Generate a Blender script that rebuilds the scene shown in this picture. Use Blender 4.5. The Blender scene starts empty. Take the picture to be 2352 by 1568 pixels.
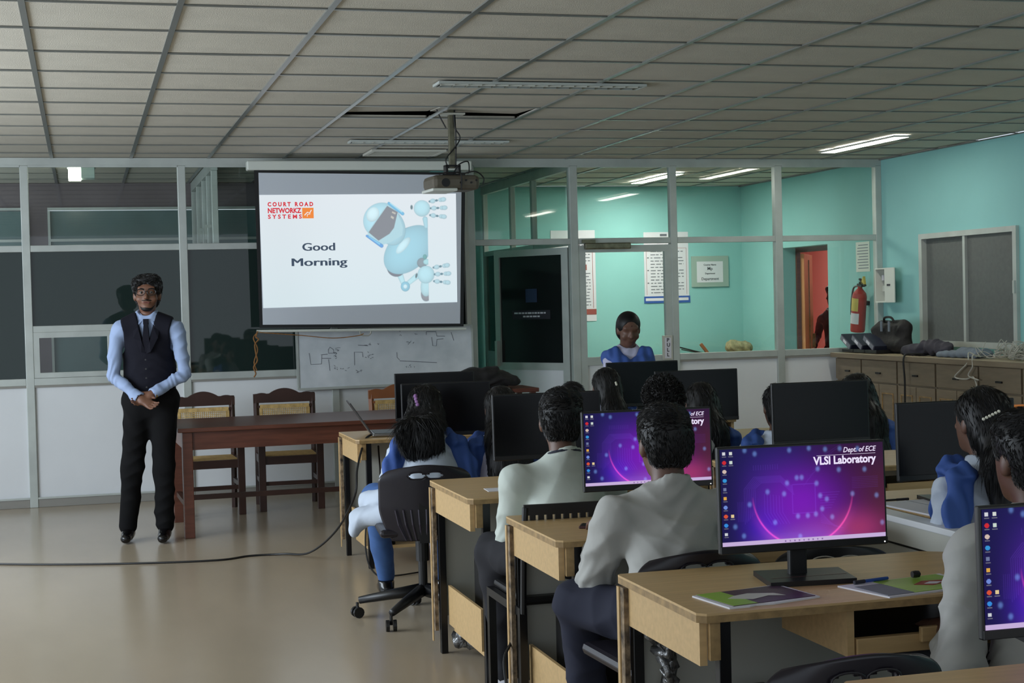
import bpy, bmesh, math, random
import numpy as np
from mathutils import Vector, Matrix, Euler
random.seed(7); rng = np.random.default_rng(7)
sc = bpy.context.scene
C = sc.collection
PI = math.pi
def R(d): return math.radians(d)

# ------------------------------------------------------------------ camera, world, exposure
F_PX = 3520.8
cam_d = bpy.data.cameras.new('camera'); cam = bpy.data.objects.new('camera', cam_d); C.objects.link(cam)
cam_d.sensor_width = 36.0; cam_d.lens = 36.0 * F_PX / 2352.0; cam_d.clip_start = 0.05; cam_d.clip_end = 100
cr, cu, cf = Vector((0.96245552, -0.27032538, -0.02456745)), Vector((0.03066146, 0.01834279, 0.9993615)), Vector((0.26970214, 0.96259427, -0.02594269))
M = Matrix((cr, cu, -cf)).transposed().to_4x4(); M.translation = (0, 0, 1.53)
cam.matrix_world = M
sc.camera = cam
sc.view_settings.view_transform = 'Standard'; sc.view_settings.look = 'None'
sc.view_settings.gamma = 1.0; sc.view_settings.use_curve_mapping = False
sc.view_settings.exposure = EXPO = 0.0
w = bpy.data.worlds.new('world'); sc.world = w; w.use_nodes = True
w.node_tree.nodes['Background'].inputs[0].default_value = (0.80, 0.90, 1.0, 1)
w.node_tree.nodes['Background'].inputs[1].default_value = WORLD = .95

def area(name, loc, rot, sx, sy, power, col):
    l = bpy.data.lights.new(name, 'AREA'); l.shape = 'RECTANGLE'; l.size = sx; l.size_y = sy; l.energy = power; l.color = col
    o = bpy.data.objects.new(name, l); C.objects.link(o); o.location = loc; o.rotation_euler = rot
    return o
# cool daylight from the windows along the left side of the room, out of view
area('window_daylight', (-3.1, 7.5, 1.7), (0, R(-90), 0), 1.3, 5.0, 230, (0.80, 0.90, 1.0))
# unseen cool area light in the dim room behind the left partition
area('back_room_area', (-1.9, 14.0, 1.9), (0, R(-90), 0), 1.0, 1.6, 12.0, (0.75, 0.9, 1.0))
TUBE_W = 25.0     # strength of the lit ceiling tubes
CORRIDOR = 42

# ------------------------------------------------------------------ materials
def s2l(c): return tuple(((v/255)/12.92 if v/255 <= .04045 else (((v/255)+.055)/1.055)**2.4) for v in c)
def mat(name, rgb, rough=.6, metal=0, noise=0, nscale=8, bump=0, bscale=40, spec=.5, stretch=None, lin=False, coat=0, dirt=None, tint=None):
    m = bpy.data.materials.new(name); m.use_nodes = True
    nt = m.node_tree; n = nt.nodes; b = n['Principled BSDF']
    col = tuple(rgb) if lin else s2l(rgb)
    b.inputs['Base Color'].default_value = (*col, 1)
    b.inputs['Roughness'].default_value = rough; b.inputs['Metallic'].default_value = metal
    b.inputs['Specular IOR Level'].default_value = spec
    if coat: b.inputs['Coat Weight'].default_value = coat; b.inputs['Coat Roughness'].default_value = .15
    if noise or bump:
        tc = n.new('ShaderNodeTexCoord'); mp = n.new('ShaderNodeMapping'); nt.links.new(tc.outputs['Object'], mp.inputs[0])
        if stretch: mp.inputs['Scale'].default_value = stretch
    if noise:
        t = n.new('ShaderNodeTexNoise'); t.inputs['Scale'].default_value = nscale; t.inputs['Detail'].default_value = 5
        nt.links.new(mp.outputs[0], t.inputs[0])
        mx = n.new('ShaderNodeMix'); mx.data_type = 'RGBA'
        mx.inputs[6].default_value = (*[v*(1-noise) for v in col], 1)
        mx.inputs[7].default_value = (*( [min(1, v*(1+noise)) for v in col] if tint is None else s2l(tint)), 1)
        rp = n.new('ShaderNodeMapRange'); rp.inputs[1].default_value = .3; rp.inputs[2].default_value = .7
        nt.links.new(t.outputs[0], rp.inputs[0]); nt.links.new(rp.outputs[0], mx.inputs[0])
        nt.links.new(mx.outputs[2], b.inputs['Base Color'])
    if bump:
        t2 = n.new('ShaderNodeTexNoise'); t2.inputs['Scale'].default_value = bscale; t2.inputs['Detail'].default_value = 3
        nt.links.new(mp.outputs[0], t2.inputs[0])
        bp = n.new('ShaderNodeBump'); bp.inputs['Strength'].default_value = bump; bp.inputs['Distance'].default_value = .01
        nt.links.new(t2.outputs[0], bp.inputs['Height']); nt.links.new(bp.outputs[0], b.inputs['Normal'])
    return m
def emis(name, rgb, s, lin=False):
    m = bpy.data.materials.new(name); m.use_nodes = True; nt = m.node_tree; nt.nodes.clear()
    o = nt.nodes.new('ShaderNodeOutputMaterial'); e = nt.nodes.new('ShaderNodeEmission')
    e.inputs[0].default_value = (*(rgb if lin else s2l(rgb)), 1); e.inputs[1].default_value = s
    nt.links.new(e.outputs[0], o.inputs[0]); return m
def emis_attr(name, s):
    m = bpy.data.materials.new(name); m.use_nodes = True; nt = m.node_tree; nt.nodes.clear()
    o = nt.nodes.new('ShaderNodeOutputMaterial'); e = nt.nodes.new('ShaderNodeEmission'); a = nt.nodes.new('ShaderNodeAttribute')
    a.attribute_name = 'Col'; e.inputs[1].default_value = s
    nt.links.new(a.outputs['Color'], e.inputs[0]); nt.links.new(e.outputs[0], o.inputs[0]); return m
def glassm(name, tint, ior=1.5, body=0, bodycol=(0, 0, 0)):
    m = bpy.data.materials.new(name); m.use_nodes = True; nt = m.node_tree; nt.nodes.clear(); n = nt.nodes
    o = n.new('ShaderNodeOutputMaterial'); t = n.new('ShaderNodeBsdfTransparent'); t.inputs[0].default_value = (*tint, 1)
    g = n.new('ShaderNodeBsdfGlossy'); g.inputs['Roughness'].default_value = .02
    f = n.new('ShaderNodeFresnel'); f.inputs[0].default_value = ior
    gm = n.new('ShaderNodeNewGeometry'); iv = n.new('ShaderNodeMath'); iv.operation = 'SUBTRACT'; iv.inputs[0].default_value = 1; nt.links.new(gm.outputs['Backfacing'], iv.inputs[1])
    ml = n.new('ShaderNodeMath'); ml.operation = 'MULTIPLY'; ml.use_clamp = True; nt.links.new(f.outputs[0], ml.inputs[0]); nt.links.new(iv.outputs[0], ml.inputs[1])
    m15 = n.new('ShaderNodeMath'); m15.operation = 'MULTIPLY'; m15.use_clamp = True; m15.inputs[1].default_value = 1.5; nt.links.new(ml.outputs[0], m15.inputs[0])
    mx = n.new('ShaderNodeMixShader'); nt.links.new(m15.outputs[0], mx.inputs[0])
    src = t
    if body:
        d = n.new('ShaderNodeBsdfDiffuse'); d.inputs[0].default_value = (*bodycol, 1)
        m2 = n.new('ShaderNodeMixShader'); m2.inputs[0].default_value = body
        nt.links.new(t.outputs[0], m2.inputs[1]); nt.links.new(d.outputs[0], m2.inputs[2]); src = m2
    nt.links.new(src.outputs[0], mx.inputs[1]); nt.links.new(g.outputs[0], mx.inputs[2]); nt.links.new(mx.outputs[0], o.inputs[0])
    return m

MT = {}
MT['tile'] = mat('ceiling tile', (190,185,172), .9, noise=.05, nscale=3, bump=.3, bscale=120)
MT['runner'] = mat('painted grid runner', (122,124,120), .3, .3)
MT['plenum'] = mat('dark ceiling void', (30,30,28), .9)
MT['floor'] = mat('tan sheet floor', (170,156,135), .22, noise=.12, nscale=1.2, bump=.06, bscale=9, spec=.5, stretch=(1, .35, 1))
MT['alu'] = mat('dull aluminium section', (184,190,186), .42, .25, noise=.08, nscale=6)
MT['panel'] = mat('off white laminate panel', (222,225,228), .5, noise=.03, nscale=2)
MT['base'] = mat('grey skirting', (140,138,132), .5)
MT['glass'] = glassm('clear pane', (.94,.97,.955))
MT['dark_glass'] = glassm('dark film pane', (.06,.09,.08), 1.45, .75, s2l((42,56,53)))
MT['side_pane'] = glassm('thin side pane', (.93,.97,.95), 1.16)
MT['emblem'] = mat('faint emblem blue', (34,52,84), .7)
MT['dark_film'] = glassm('black film pane', (.02,.02,.02), 1.4, .9, s2l((24,24,26)))
MT['teal'] = mat('teal wall paint', (138,194,192), .75, noise=.05, nscale=1.3)
MT['maroon'] = mat('grey maroon wall paint', (112,102,106), .8, noise=.15, nscale=2)
MT['pink'] = mat('coral wall paint', (206,128,122), .8)
MT['orange'] = mat('orange wooden door', (222,158,104), .5, noise=.1, nscale=6, stretch=(1,1,.2))
MT['reardark'] = mat('rear room glass', (96,120,120), .2, noise=.1, nscale=3)
MT['wood'] = mat('pale beech laminate', (196,164,116), .42, noise=.09, nscale=5, stretch=(1,12,12))
MT['wood_end'] = mat('chipped board edge', (186,160,126), .8, noise=.3, nscale=26, bump=.6, bscale=60, tint=(44,36,32))
MT['ribgloss'] = mat('glossy moulded rib', (52,46,58), .2)
MT['edge'] = mat('worn desk lipping', (150,122,80), .6, noise=.3, nscale=30)
MT['dwood'] = mat('dark polished wood', (94,54,40), .33, noise=.25, nscale=4, stretch=(1,10,10))
MT['dwood2'] = mat('dark brown chair wood', (62,38,30), .4, noise=.2, nscale=6)
MT['owood'] = mat('orange brown chair wood', (150,92,54), .4, noise=.15, nscale=6)
MT['cane'] = mat('woven cane', (196,164,104), .7, noise=.25, nscale=40)
MT['cabwood'] = mat('tan cabinet laminate', (124,110,90), .5, noise=.12, nscale=4, stretch=(1,1,8))
MT['cabtop'] = mat('worktop laminate', (160,146,120), .4, noise=.08, nscale=6)
MT['black'] = mat('black plastic', (20,20,22), .4)
MT['blackgloss'] = mat('glossy black screen', (8,8,10), .22, spec=.22)
MT['blacksteel'] = mat('black enamelled steel', (16,16,18), .35, .2)
MT['greysteel'] = mat('grey steel sheet', (190,190,180), .5)
MT['chrome'] = mat('chrome', (190,190,190), .2, 1)
MT['purpleblack'] = mat('purple black plastic shell', (30,26,34), .34)
MT['paper'] = mat('white paper', (214,214,222), .8)
MT['ink'] = mat('dark ink', (44,44,54), .8)
MT['bluein'] = mat('blue print', (40,80,160), .7)
MT['redin'] = mat('brown red print', (150,70,60), .7)
MT['white'] = mat('white enamel', (210,214,206), .45)
MT['wb'] = mat('smudged whiteboard', (206,214,220), .3, noise=.12, nscale=5, tint=(222,227,232))
MT['smudge'] = mat('faint marker', (120,124,134), .8)
MT['screen_fab'] = mat('projection fabric', (208,213,222), .8)
MT['red'] = mat('red enamel', (170,50,46), .35)
MT['yellow'] = mat('yellow label', (200,180,90), .6)
MT['bagblack'] = mat('black bag fabric', (30,28,28), .75, noise=.3, nscale=20, bump=.4, bscale=30)
MT['bagpurple'] = mat('dark slate bag fabric', (54,52,62), .8, noise=.2, nscale=12)
MT['baggrey'] = mat('grey bag fabric', (110,120,132), .8, noise=.1, nscale=12)
MT['beigebag'] = mat('beige canvas', (150,142,108), .8, noise=.4, nscale=25)
MT['foil'] = mat('crumpled foil tape', (120,120,120), .3, .6, noise=.6, nscale=60, bump=.8, bscale=50)
MT['cable'] = mat('black cable', (14,14,16), .5)
MT['wcable'] = mat('grey white cable', (170,168,158), .5)
MT['rope'] = mat('brown cord', (140,96,50), .8, noise=.3, nscale=60)
MT['folder'] = mat('navy box file', (40,44,60), .5)
MT['skin'] = mat('brown skin', (112,76,58), .5, noise=.05, nscale=10)
MT['skin2'] = mat('deep brown skin', (98,68,54), .5, noise=.05, nscale=10)
MT['lips'] = mat('lips', (110,62,56), .5)
MT['hair'] = mat('black hair', (13,12,13), .5, spec=.35)
MT['curlhair'] = mat('curly dark hair', (17,15,15), .55, spec=.3)
MT['eye'] = mat('eye white', (150,144,138), .3)
MT['iris'] = mat('dark iris', (24,16,12), .2)
MT['shirt_blue'] = mat('pale blue shirt cotton', (146,164,198), .8, bump=.25, bscale=12)
MT['vest'] = mat('navy black waistcoat cloth', (20,20,30), .85, spec=.2)
MT['trouser'] = mat('black trouser cloth', (12,12,14), .9, spec=.2)
MT['shirt_green'] = mat('pale grey green shirt cotton', (192,200,192), .8, bump=.3, bscale=14)
MT['shirt_grey'] = mat('light grey shirt cotton', (172,172,168), .8, bump=.3, bscale=14)
MT['kurta'] = mat('grey white kurta cotton', (184,194,208), .8, bump=.25, bscale=14)
MT['kurta_w'] = mat('lilac white kurta cotton', (190,190,214), .8, bump=.25, bscale=14)
MT['shawl'] = mat('royal blue stole', (54,86,156), .75, bump=.3, bscale=18)
MT['denim'] = mat('blue leggings', (62,96,150), .8, noise=.15, nscale=14)
MT['pants_grey'] = mat('charcoal trouser cloth', (44,44,48), .85, spec=.2)
MT['pants_navy'] = mat('navy grey trouser cloth', (44,46,60), .85, spec=.2)
MT['darkcloth'] = mat('dark mauve jacket cloth', (62,44,52), .8)
MT['shoe'] = mat('black polished leather', (14,13,14), .18)
MT['sock'] = mat('white sock cotton', (170,170,176), .8)
MT['gold'] = mat('gold watch', (190,160,90), .25, .9)
MT['purple'] = mat('purple hair band', (130,90,140), .7)
MT['pearl'] = mat('pearl beads', (225,222,205), .25)
MT['magenta'] = mat('purple magazine cover', (100,52,84), .4, noise=.5, nscale=9, tint=(60,40,60))
MT['lime'] = mat('lime magazine cover', (140,180,60), .4, noise=.1, nscale=9)
MT['lens'] = glassm('spectacle lens', (.85,.85,.85))
MT['tube_teal'] = emis('lit tube of the teal room', (255,252,240), 120.0)
MT['tube_on'] = emis('lit tube', (255,252,240), TUBE_W)
MT['lamp_on'] = emis('lit lamp', (250,255,235), 14.0)
MT['lamp_dim'] = mat('lamp diffuser unlit half', (180,200,195), .4)
MT['louver'] = mat('aluminium louver', (120,118,100), .35, .7, noise=.3, nscale=20)

# ------------------------------------------------------------------ mesh helpers
class MB:
    def __init__(s): s.v = []; s.f = []; s.mi = []; s.mats = []; s.cur = 0
    def m(s, mt):
        if mt not in s.mats: s.mats.append(mt)
        s.cur = s.mats.index(mt); return s
    def add(s, vs, fs):
        o = len(s.v); s.v += [tuple(v) for v in vs]; s.f += [tuple(i+o for i in f) for f in fs]; s.mi += [s.cur]*len(fs); return s
    def box(s, x0, x1, y0, y1, z0, z1, rot=None, about=None):
        vs = [Vector((x, y, z)) for z in (z0, z1) for y in (y0, y1) for x in (x0, x1)]
        if rot is not None:
            a = Vector(about) if about is not None else Vector(((x0+x1)/2, (y0+y1)/2, (z0+z1)/2))
            q = Euler(rot).to_matrix(); vs = [q @ (v-a) + a for v in vs]
        return s.add(vs, [(0,2,3,1),(4,5,7,6),(0,1,5,4),(2,6,7,3),(0,4,6,2),(1,3,7,5)])
    def bbox(s, x0, x1, y0, y1, z0, z1, b=.004):   # bevelled box
        bm = bmesh.new(); bmesh.ops.create_cube(bm, size=1)
        for v in bm.verts: v.co = Vector(((x0+x1)/2+v.co.x*(x1-x0), (y0+y1)/2+v.co.y*(y1-y0), (z0+z1)/2+v.co.z*(z1-z0)))
        b = min(b, .45*min(x1-x0, y1-y0, z1-z0))
        bmesh.ops.bevel(bm, geom=bm.edges[:], offset=b, segments=2, affect='EDGES', profile=.5)
        bm.verts.index_update(); s.add([v.co.copy() for v in bm.verts], [tuple(v.index for v in f.verts) for f in bm.faces]); bm.free(); return s
    def prism(s, pts, y0, y1, axis='y'):
        n = len(pts)
        def mk(p, t):
            return (p[0], t, p[1]) if axis == 'y' else ((t, p[0], p[1]) if axis == 'x' else (p[0], p[1], t))
        vs = [mk(p, y0) for p in pts] + [mk(p, y1) for p in pts]
        fs = [tuple(range(n)), tuple(range(2*n-1, n-1, -1))] + [(i, i+n, (i+1) % n+n, (i+1) % n) for i in range(n)]
        return s.add(vs, fs)
    def tube(s, pts, r, n=8, cap=True, rs=None):
        pts = [Vector(p) for p in pts]; vs = []; L = len(pts); prev = None
        for i, p in enumerate(pts):
            d = (pts[min(i+1, L-1)]-pts[max(i-1, 0)]).normalized()
            if prev is None:
                a = Vector((0,0,1)) if abs(d.z) < .9 else Vector((1,0,0)); u_ = d.cross(a).normalized()
            else: u_ = (prev - d*prev.dot(d)).normalized()
            prev = u_; v_ = d.cross(u_); rr = rs[i] if rs else r
            for k in range(n):
                t = 2*PI*k/n; vs.append(p + (u_*math.cos(t)+v_*math.sin(t))*rr)
        fs = [(i*n+k, i*n+(k+1) % n, (i+1)*n+(k+1) % n, (i+1)*n+k) for i in range(L-1) for k in range(n)]
        if cap: fs += [tuple(range(n-1, -1, -1)), tuple((L-1)*n+k for k in range(n))]
        return s.add(vs, fs)
    def lathe(s, prof, n=20, c=(0,0,0), axis='z'):
        vs = []
        for r, z in prof:
            for k in range(n):
                t = 2*PI*k/n; p = (r*math.cos(t), r*math.sin(t), z)
                if axis == 'y': p = (p[0], p[2], p[1])
                if axis == 'x': p = (p[2], p[0], p[1])
                vs.append((p[0]+c[0], p[1]+c[1], p[2]+c[2]))
        L = len(prof)
        fs = [(i*n+k, i*n+(k+1) % n, (i+1)*n+(k+1) % n, (i+1)*n+k) for i in range(L-1) for k in range(n)]
        fs += [tuple(range(n-1, -1, -1)), tuple((L-1)*n+k for k in range(n))]
        return s.add(vs, fs)
    def ell(s, c, r, nu=14, nv=9, rot=None):
        q = Euler(rot).to_matrix() if rot else None; vs = []; fs = []
        for j in range(nv+1):
            ph = PI*j/nv
            for i in range(nu):
                th = 2*PI*i/nu; p = Vector((r[0]*math.sin(ph)*math.cos(th), r[1]*math.sin(ph)*math.sin(th), r[2]*math.cos(ph)))
                if q: p = q @ p
                vs.append(p+Vector(c))
        for j in range(nv):
            for i in range(nu): fs.append((j*nu+i, (j+1)*nu+i, (j+1)*nu+(i+1) % nu, j*nu+(i+1) % nu))
        return s.add(vs, fs)
    def mesh(s, name, mt=None, smooth=False):
        me = bpy.data.meshes.new(name); me.from_pydata(s.v, [], s.f)
        mats = s.mats if s.mats else [mt]
        for m in mats: me.materials.append(MT[m] if isinstance(m, str) else m)
        if len(mats) > 1: me.polygons.foreach_set('material_index', s.mi)
        if smooth: me.polygons.foreach_set('use_smooth', [True]*len(me.polygons))
        me.update()
        bm = bmesh.new(); bm.from_mesh(me); bmesh.ops.remove_doubles(bm, verts=bm.verts, dist=1e-6); bmesh.ops.recalc_face_normals(bm, faces=bm.faces); bm.to_mesh(me); bm.free()
        return me
    def obj(s, name, mt=None, parent=None, smooth=False, **k):
        return link(name, s.mesh(name, mt, smooth), parent, **k)
def link(name, me, parent=None, loc=None, rot=None, **k):
    o = bpy.data.objects.new(name, me); C.objects.link(o)
    if parent is not None: o.parent = parent
    if loc is not None: o.location = loc
    if rot is not None: o.rotation_euler = rot
    for a, b in k.items(): o[a] = b
    return o
def tag(o, label, cat, group=None):
    o['label'] = label; o['category'] = cat
    if group: o['group'] = group
    return o
def thing(name, label, cat, loc=(0,0,0), rotz=0, group=None):
    o = bpy.data.objects.new(name, None); C.objects.link(o); o.location = loc; o.rotation_euler = (0, 0, rotz)
    o.empty_display_size = .1
    return tag(o, label, cat, group)
def dup(root, loc, rotz, label, group=None):
    def cp(o, par):
        c = o.copy(); C.objects.link(c)
        if par is not None: c.parent = par
        for ch in [x for x in bpy.data.objects if x.parent == o and x != c]: cp(ch, c)
        return c
    kids = list(root.children)
    r = root.copy(); C.objects.link(r); r.location = loc; r.rotation_euler = (0, 0, rotz); r['label'] = label
    if group: r['group'] = group
    for k in kids:
        c = k.copy(); C.objects.link(c); c.parent = r
        for g in list(k.children):
            d = g.copy(); C.objects.link(d); d.parent = c
    return r
def box(name, b, mt, parent=None, bev=0, **k):
    m = MB()
    (m.bbox(*b, b=bev) if bev else m.box(*b))
    return m.obj(name, mt, parent, **k)
def text_mesh(s, size, bold=0, shear=0, align='LEFT', sx=1, space=1, depth=.0004, res=3):
    cv = bpy.data.curves.new('txt', 'FONT'); cv.body = s; cv.size = size; cv.offset = bold; cv.shear = shear
    cv.align_x = align; cv.space_character = space; cv.extrude = depth; cv.resolution_u = res
    o = bpy.data.objects.new('txt', cv); C.objects.link(o)
    dg = bpy.context.evaluated_depsgraph_get(); me = bpy.data.meshes.new_from_object(o.evaluated_get(dg))
    bpy.data.objects.remove(o); bpy.data.curves.remove(cv)
    if sx != 1:
        for v in me.vertices: v.co.x *= sx
    return me
def text(name, s, size, mt, parent, loc, rot=(R(90),0,0), **k):
    lab = k.pop('label', None)
    me = text_mesh(s, size, **k); me.materials.clear(); me.materials.append(MT[mt] if isinstance(mt, str) else mt)
    o = link(name, me, parent, loc, rot)
    if lab: o['label'] = lab
    return o
def catmull(pts, n=8):
    P = [Vector(p) for p in pts]; P = [P[0]*2-P[1]] + P + [P[-1]*2-P[-2]]; out = []
    for i in range(1, len(P)-2):
        for k in range(n):
            t = k/n; a, b, c, d = P[i-1:i+3]
            out.append(.5*((2*b)+(c-a)*t+(2*a-5*b+4*c-d)*t*t+(3*b-a-3*c+d)*t**3))
    out.append(P[-2]); return out
# ------------------------------------------------------------------ room shell
CEIL = 2.75; WY = 12.65; WX = 7.08; BY = 15.72; LY = 15.1
def struct(name, mb, mt, parent=None, **k):
    o = mb.obj(name, mt, parent, **k)
    if parent is None: o['kind'] = 'structure'
    return o
fl = struct('floor', MB().box(-3.4, 9.6, -0.5, 16.2, -.06, 0), 'floor'); fl['label'] = 'glossy tan sheet floor running to the glazed partition'
ceil = struct('ceiling', MB().box(-3.4, 7.6, -0.5, 16.2, CEIL+.12, CEIL+.2), 'plenum'); ceil['label'] = 'suspended ceiling of pale square tiles in a metal grid'
XS = [-.19+.607*k for k in range(-5, 13)]
YS = [.2945+.6*j for j in range(10)]
YS = [6.294-.6*j for j in range(11, 0, -1)] + [6.294, 6.884, 7.492, 8.104, 8.717, 9.306, 9.892, 10.489, 11.04, 11.646, 12.25, 12.83, 13.43, 14.03, 14.63, 15.23, 15.72]
tile_me = MB().bbox(-.5, .5, -.5, .5, -.5, .5, b=.02).mesh('ceiling_tile', 'tile')
stuffm = MB(); ntile = 0
SKIP = {}
for i in range(len(XS)-1):
    for j in range(len(YS)-1):
        x0, x1, y0, y1 = XS[i], XS[i+1], YS[j], YS[j+1]
        x1 = min(x1, WX)
        if x0 > WX-.05: continue
        d = .008
        if y0 >= 5.6 and x0 > -1.5:
            o = link('ceiling_tile', tile_me, ceil, ((x0+x1)/2, (y0+y1)/2, CEIL+.012+random.uniform(-.001, .001)))
            o.scale = (x1-x0-2*d, y1-y0-2*d, .016); ntile += 1
            if 1.5 < x0 < 2.5 and 9.2 < y0 < 9.5:      # lifted tiles beside the projector pole
                s = 1 if x0 < 2 else -1
                o.rotation_euler = (R(2.6), R(-1.4*s*.8), 0); o.location.z += .022
        else:
            stuffm.box(x0+d, x1-d, y0+d, y1-d, CEIL+.004, CEIL+.02)
st = stuffm.obj('ceiling_tile', 'tile', ceil, kind='stuff')
for i, x in enumerate(XS):
    if x > WX: continue
    box('grid_runner', (x-.013, x+.013, -.4, BY, CEIL-.004, CEIL+.004), 'runner', ceil)
for y in YS:
    if y < 3: continue
    box('cross_runner', (-3.3, WX, y-.009, y+.009, CEIL-.003, CEIL+.003), 'runner', ceil)
box('wall_angle', (WX-.025, WX, 0, BY, CEIL-.012, CEIL-.004), 'runner', ceil)

# front partition (aluminium sections, glass and laminate panels)
wf = struct('wall_front', MB().box(-3.4, WX, WY-.035, WY+.035, 2.69, CEIL), 'alu'); wf['label'] = 'aluminium and glass partition across the front of the room'
def part(name, b, mt, bev=0, parent=None, **k): return box(name, b, mt, parent or wf, bev, **k)
posts = [(-1.62, -1.56), (-.435, -.372), (.774, .838), (1.98, 2.04), (3.17, 3.235), (4.083, 4.154), (5.01, 5.072), (6.015, 6.085), (7.02, 7.08)]
for a, b in posts: part('mullion', (a, b, WY-.035, WY+.035, 0, 2.69), 'alu', .004)
D0, D1 = 3.235, 4.083
for k in range(len(posts)-1):
    a, b = posts[k][1], posts[k+1][0]
    part('transom', (a, b, WY-.03, WY+.03, 2.012, 2.063), 'alu', .003)
    part('clear_pane', (a, b, WY-.003, WY+.003, 2.063, 2.69), 'glass')
    part('bead', (a, b, WY-.04, WY-.03, 2.675, 2.69), 'alu')
    if abs(a-D0) < .01: continue
    if abs(a-4.154) < .01: continue
    right = a > 4
    zs = 1.037 if right else 1.018
    part('sill_rail', (a, b, WY-.034, WY+.03, zs-.056, zs), 'alu', .003)
    part('lower_panel', (a, b, WY-.008, WY+.008, .07, zs-.05), 'panel')
    part('panel_groove', (a, b, WY-.03, WY-.008, zs-.072, zs-.056), 'base')
    part('skirting_board', (a, b, WY-.028, WY+.02, 0, .072), 'base', .003)
    part('skirting_lip', (a, b, WY-.036, WY-.026, .066, .08), 'alu')
    if k == 1:
        part('transom', (a, b, WY-.03, WY+.03, 1.378, 1.43), 'alu', .003)
        part('film_pane', (a, b, WY-.003, WY+.003, 1.43, 2.012), 'dark_glass')
    elif right: part('clear_pane', (a, b, WY-.003, WY+.003, zs, 2.012), 'glass')
    else: part('film_pane', (a, b, WY-.003, WY+.003, zs, 2.012), 'dark_glass')
# two small sliding windows in the second bay
for n, (a, b) in enumerate([(-.372, .235), (.235, .774)]):
    wn = struct('window_%d' % (n+1), MB().box(a, a+.045, WY-.03, WY+.03, 1.02, 1.378).box(b-.045, b, WY-.03, WY+.03, 1.02, 1.378).box(a+.045, b-.045, WY-.03, WY+.03, 1.335, 1.378).box(a+.045, b-.045, WY-.03, WY+.03, 1.02, 1.06), 'alu')
    box('pane', (a+.045, b-.045, WY-.002, WY+.002, 1.06, 1.335), 'glass', wn)
    wn['label'] = 'small aluminium sliding window in the partition, ' + ('left of the standing man' if n == 0 else 'behind the standing man')
# glazed door 4.154..5.01
dr = struct('door_1', MB().box(4.154, 4.215, WY-.03, WY+.02, 0.02, 2.0).box(4.95, 5.01, WY-.03, WY+.02, 0.02, 2.0).box(4.215, 4.95, WY-.03, WY+.02, 1.94, 2.0).box(4.215, 4.95, WY-.03, WY+.02, .96, 1.03).box(4.215, 4.95, WY-.03, WY+.02, .02, .12), 'alu')
dr['label'] = 'closed aluminium glazed door with a push plate'
box('door_glass', (4.215, 4.95, WY-.006, WY-.002, 1.03, 1.94), 'glass', dr)
box('kick_panel', (4.215, 4.95, WY-.012, WY-.002, .12, .96), 'panel', dr)
dc = MB().bbox(4.20, 4.62, WY-.085, WY-.03, 1.965, 2.02, .01).box(4.18, 4.30, WY-.06, WY-.04, 2.02, 2.05).obj('door_closer', 'louver', dr)
pl = box('pull_plate', (4.905, 5.0, WY-.045, WY-.03, .985, 1.20), 'greysteel', dr, .004)
box('pull_sign', (4.925, 4.985, WY-.048, WY-.045, 1.0, 1.18), 'paper', pl)
for k, ch in enumerate('PULL'): text('letter', ch, .045, 'ink', pl, (4.943, WY-.049, 1.145-.043*k), bold=.001)
text('letter', 'PULL', .001, 'ink', pl, (4.95, WY-.03, 1.0)) if False else None
# open door leaf in the doorway
leaf = thing('door_2', 'dark glazed aluminium door standing open in the doorway', 'door', (4.09, 12.70, 0), R(180-57)); del leaf['category']; leaf['kind'] = 'structure'
Wd = .86
MB().box(0, .075, -.02, .02, .02, 1.99).box(Wd-.06, Wd, -.02, .02, .02, 1.99).box(.075, Wd-.06, -.02, .02, 1.93, 1.99).box(.075, Wd-.06, -.02, .02, .92, .985).box(.075, Wd-.06, -.02, .02, .02, .1).obj('leaf_frame', 'alu', leaf)
box('door_glass', (.075, Wd-.06, -.004, .004, .985, 1.93), 'dark_film', leaf)
box('kick_panel', (.075, Wd-.06, -.006, .006, .1, .92), 'panel', leaf)
box('door_sign', (.22, .66, .005, .009, 1.37, 1.45), 'ink', leaf, label='small dark blue name sign with white lettering')
box('door_emblem', (.37, .50, .005, .009, 1.52, 1.64), 'emblem', leaf, label='faint square blue emblem')
for k, (wd, z) in enumerate([(.34, 1.418), (.2, 1.388)]):
    m_ = MB(); x = .44-wd/2
    while x < .44+wd/2:
        l = random.uniform(.015, .045); m_.box(x, x+l, .0095, .0105, z, z+.014); x += l+.008
    m_.obj('sign_line', 'paper', leaf)
box('door_handle', (Wd-.05, Wd-.02, .02, .06, .95, 1.18), 'alu', leaf, .004)

# side partition running back between corridor and teal room
sp = struct('wall_side_partition', MB().box(4.10, 4.15, WY+.035, BY, 2.66, CEIL), 'alu'); sp['label'] = 'glazed side partition running back from the front partition'
for y in (12.72, 13.86, 14.6, 15.66): box('mullion', (4.10, 4.15, y-.03, y+.03, 0, 2.66), 'alu', sp, .003)
for a, b in ((12.75, 13.83), (13.89, 14.57), (14.63, 15.63)):
    box('clear_pane', (4.122, 4.128, a, b, 2.06, 2.66), 'side_pane', sp)
    box('transom', (4.105, 4.145, a, b, 2.01, 2.06), 'alu', sp)
    box('film_pane', (4.122, 4.128, a, b, 1.02, 2.01), 'dark_glass' if a > 14 else 'side_pane', sp)
    box('lower_panel', (4.115, 4.135, a, b, 0, 1.02), 'panel', sp)
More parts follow.
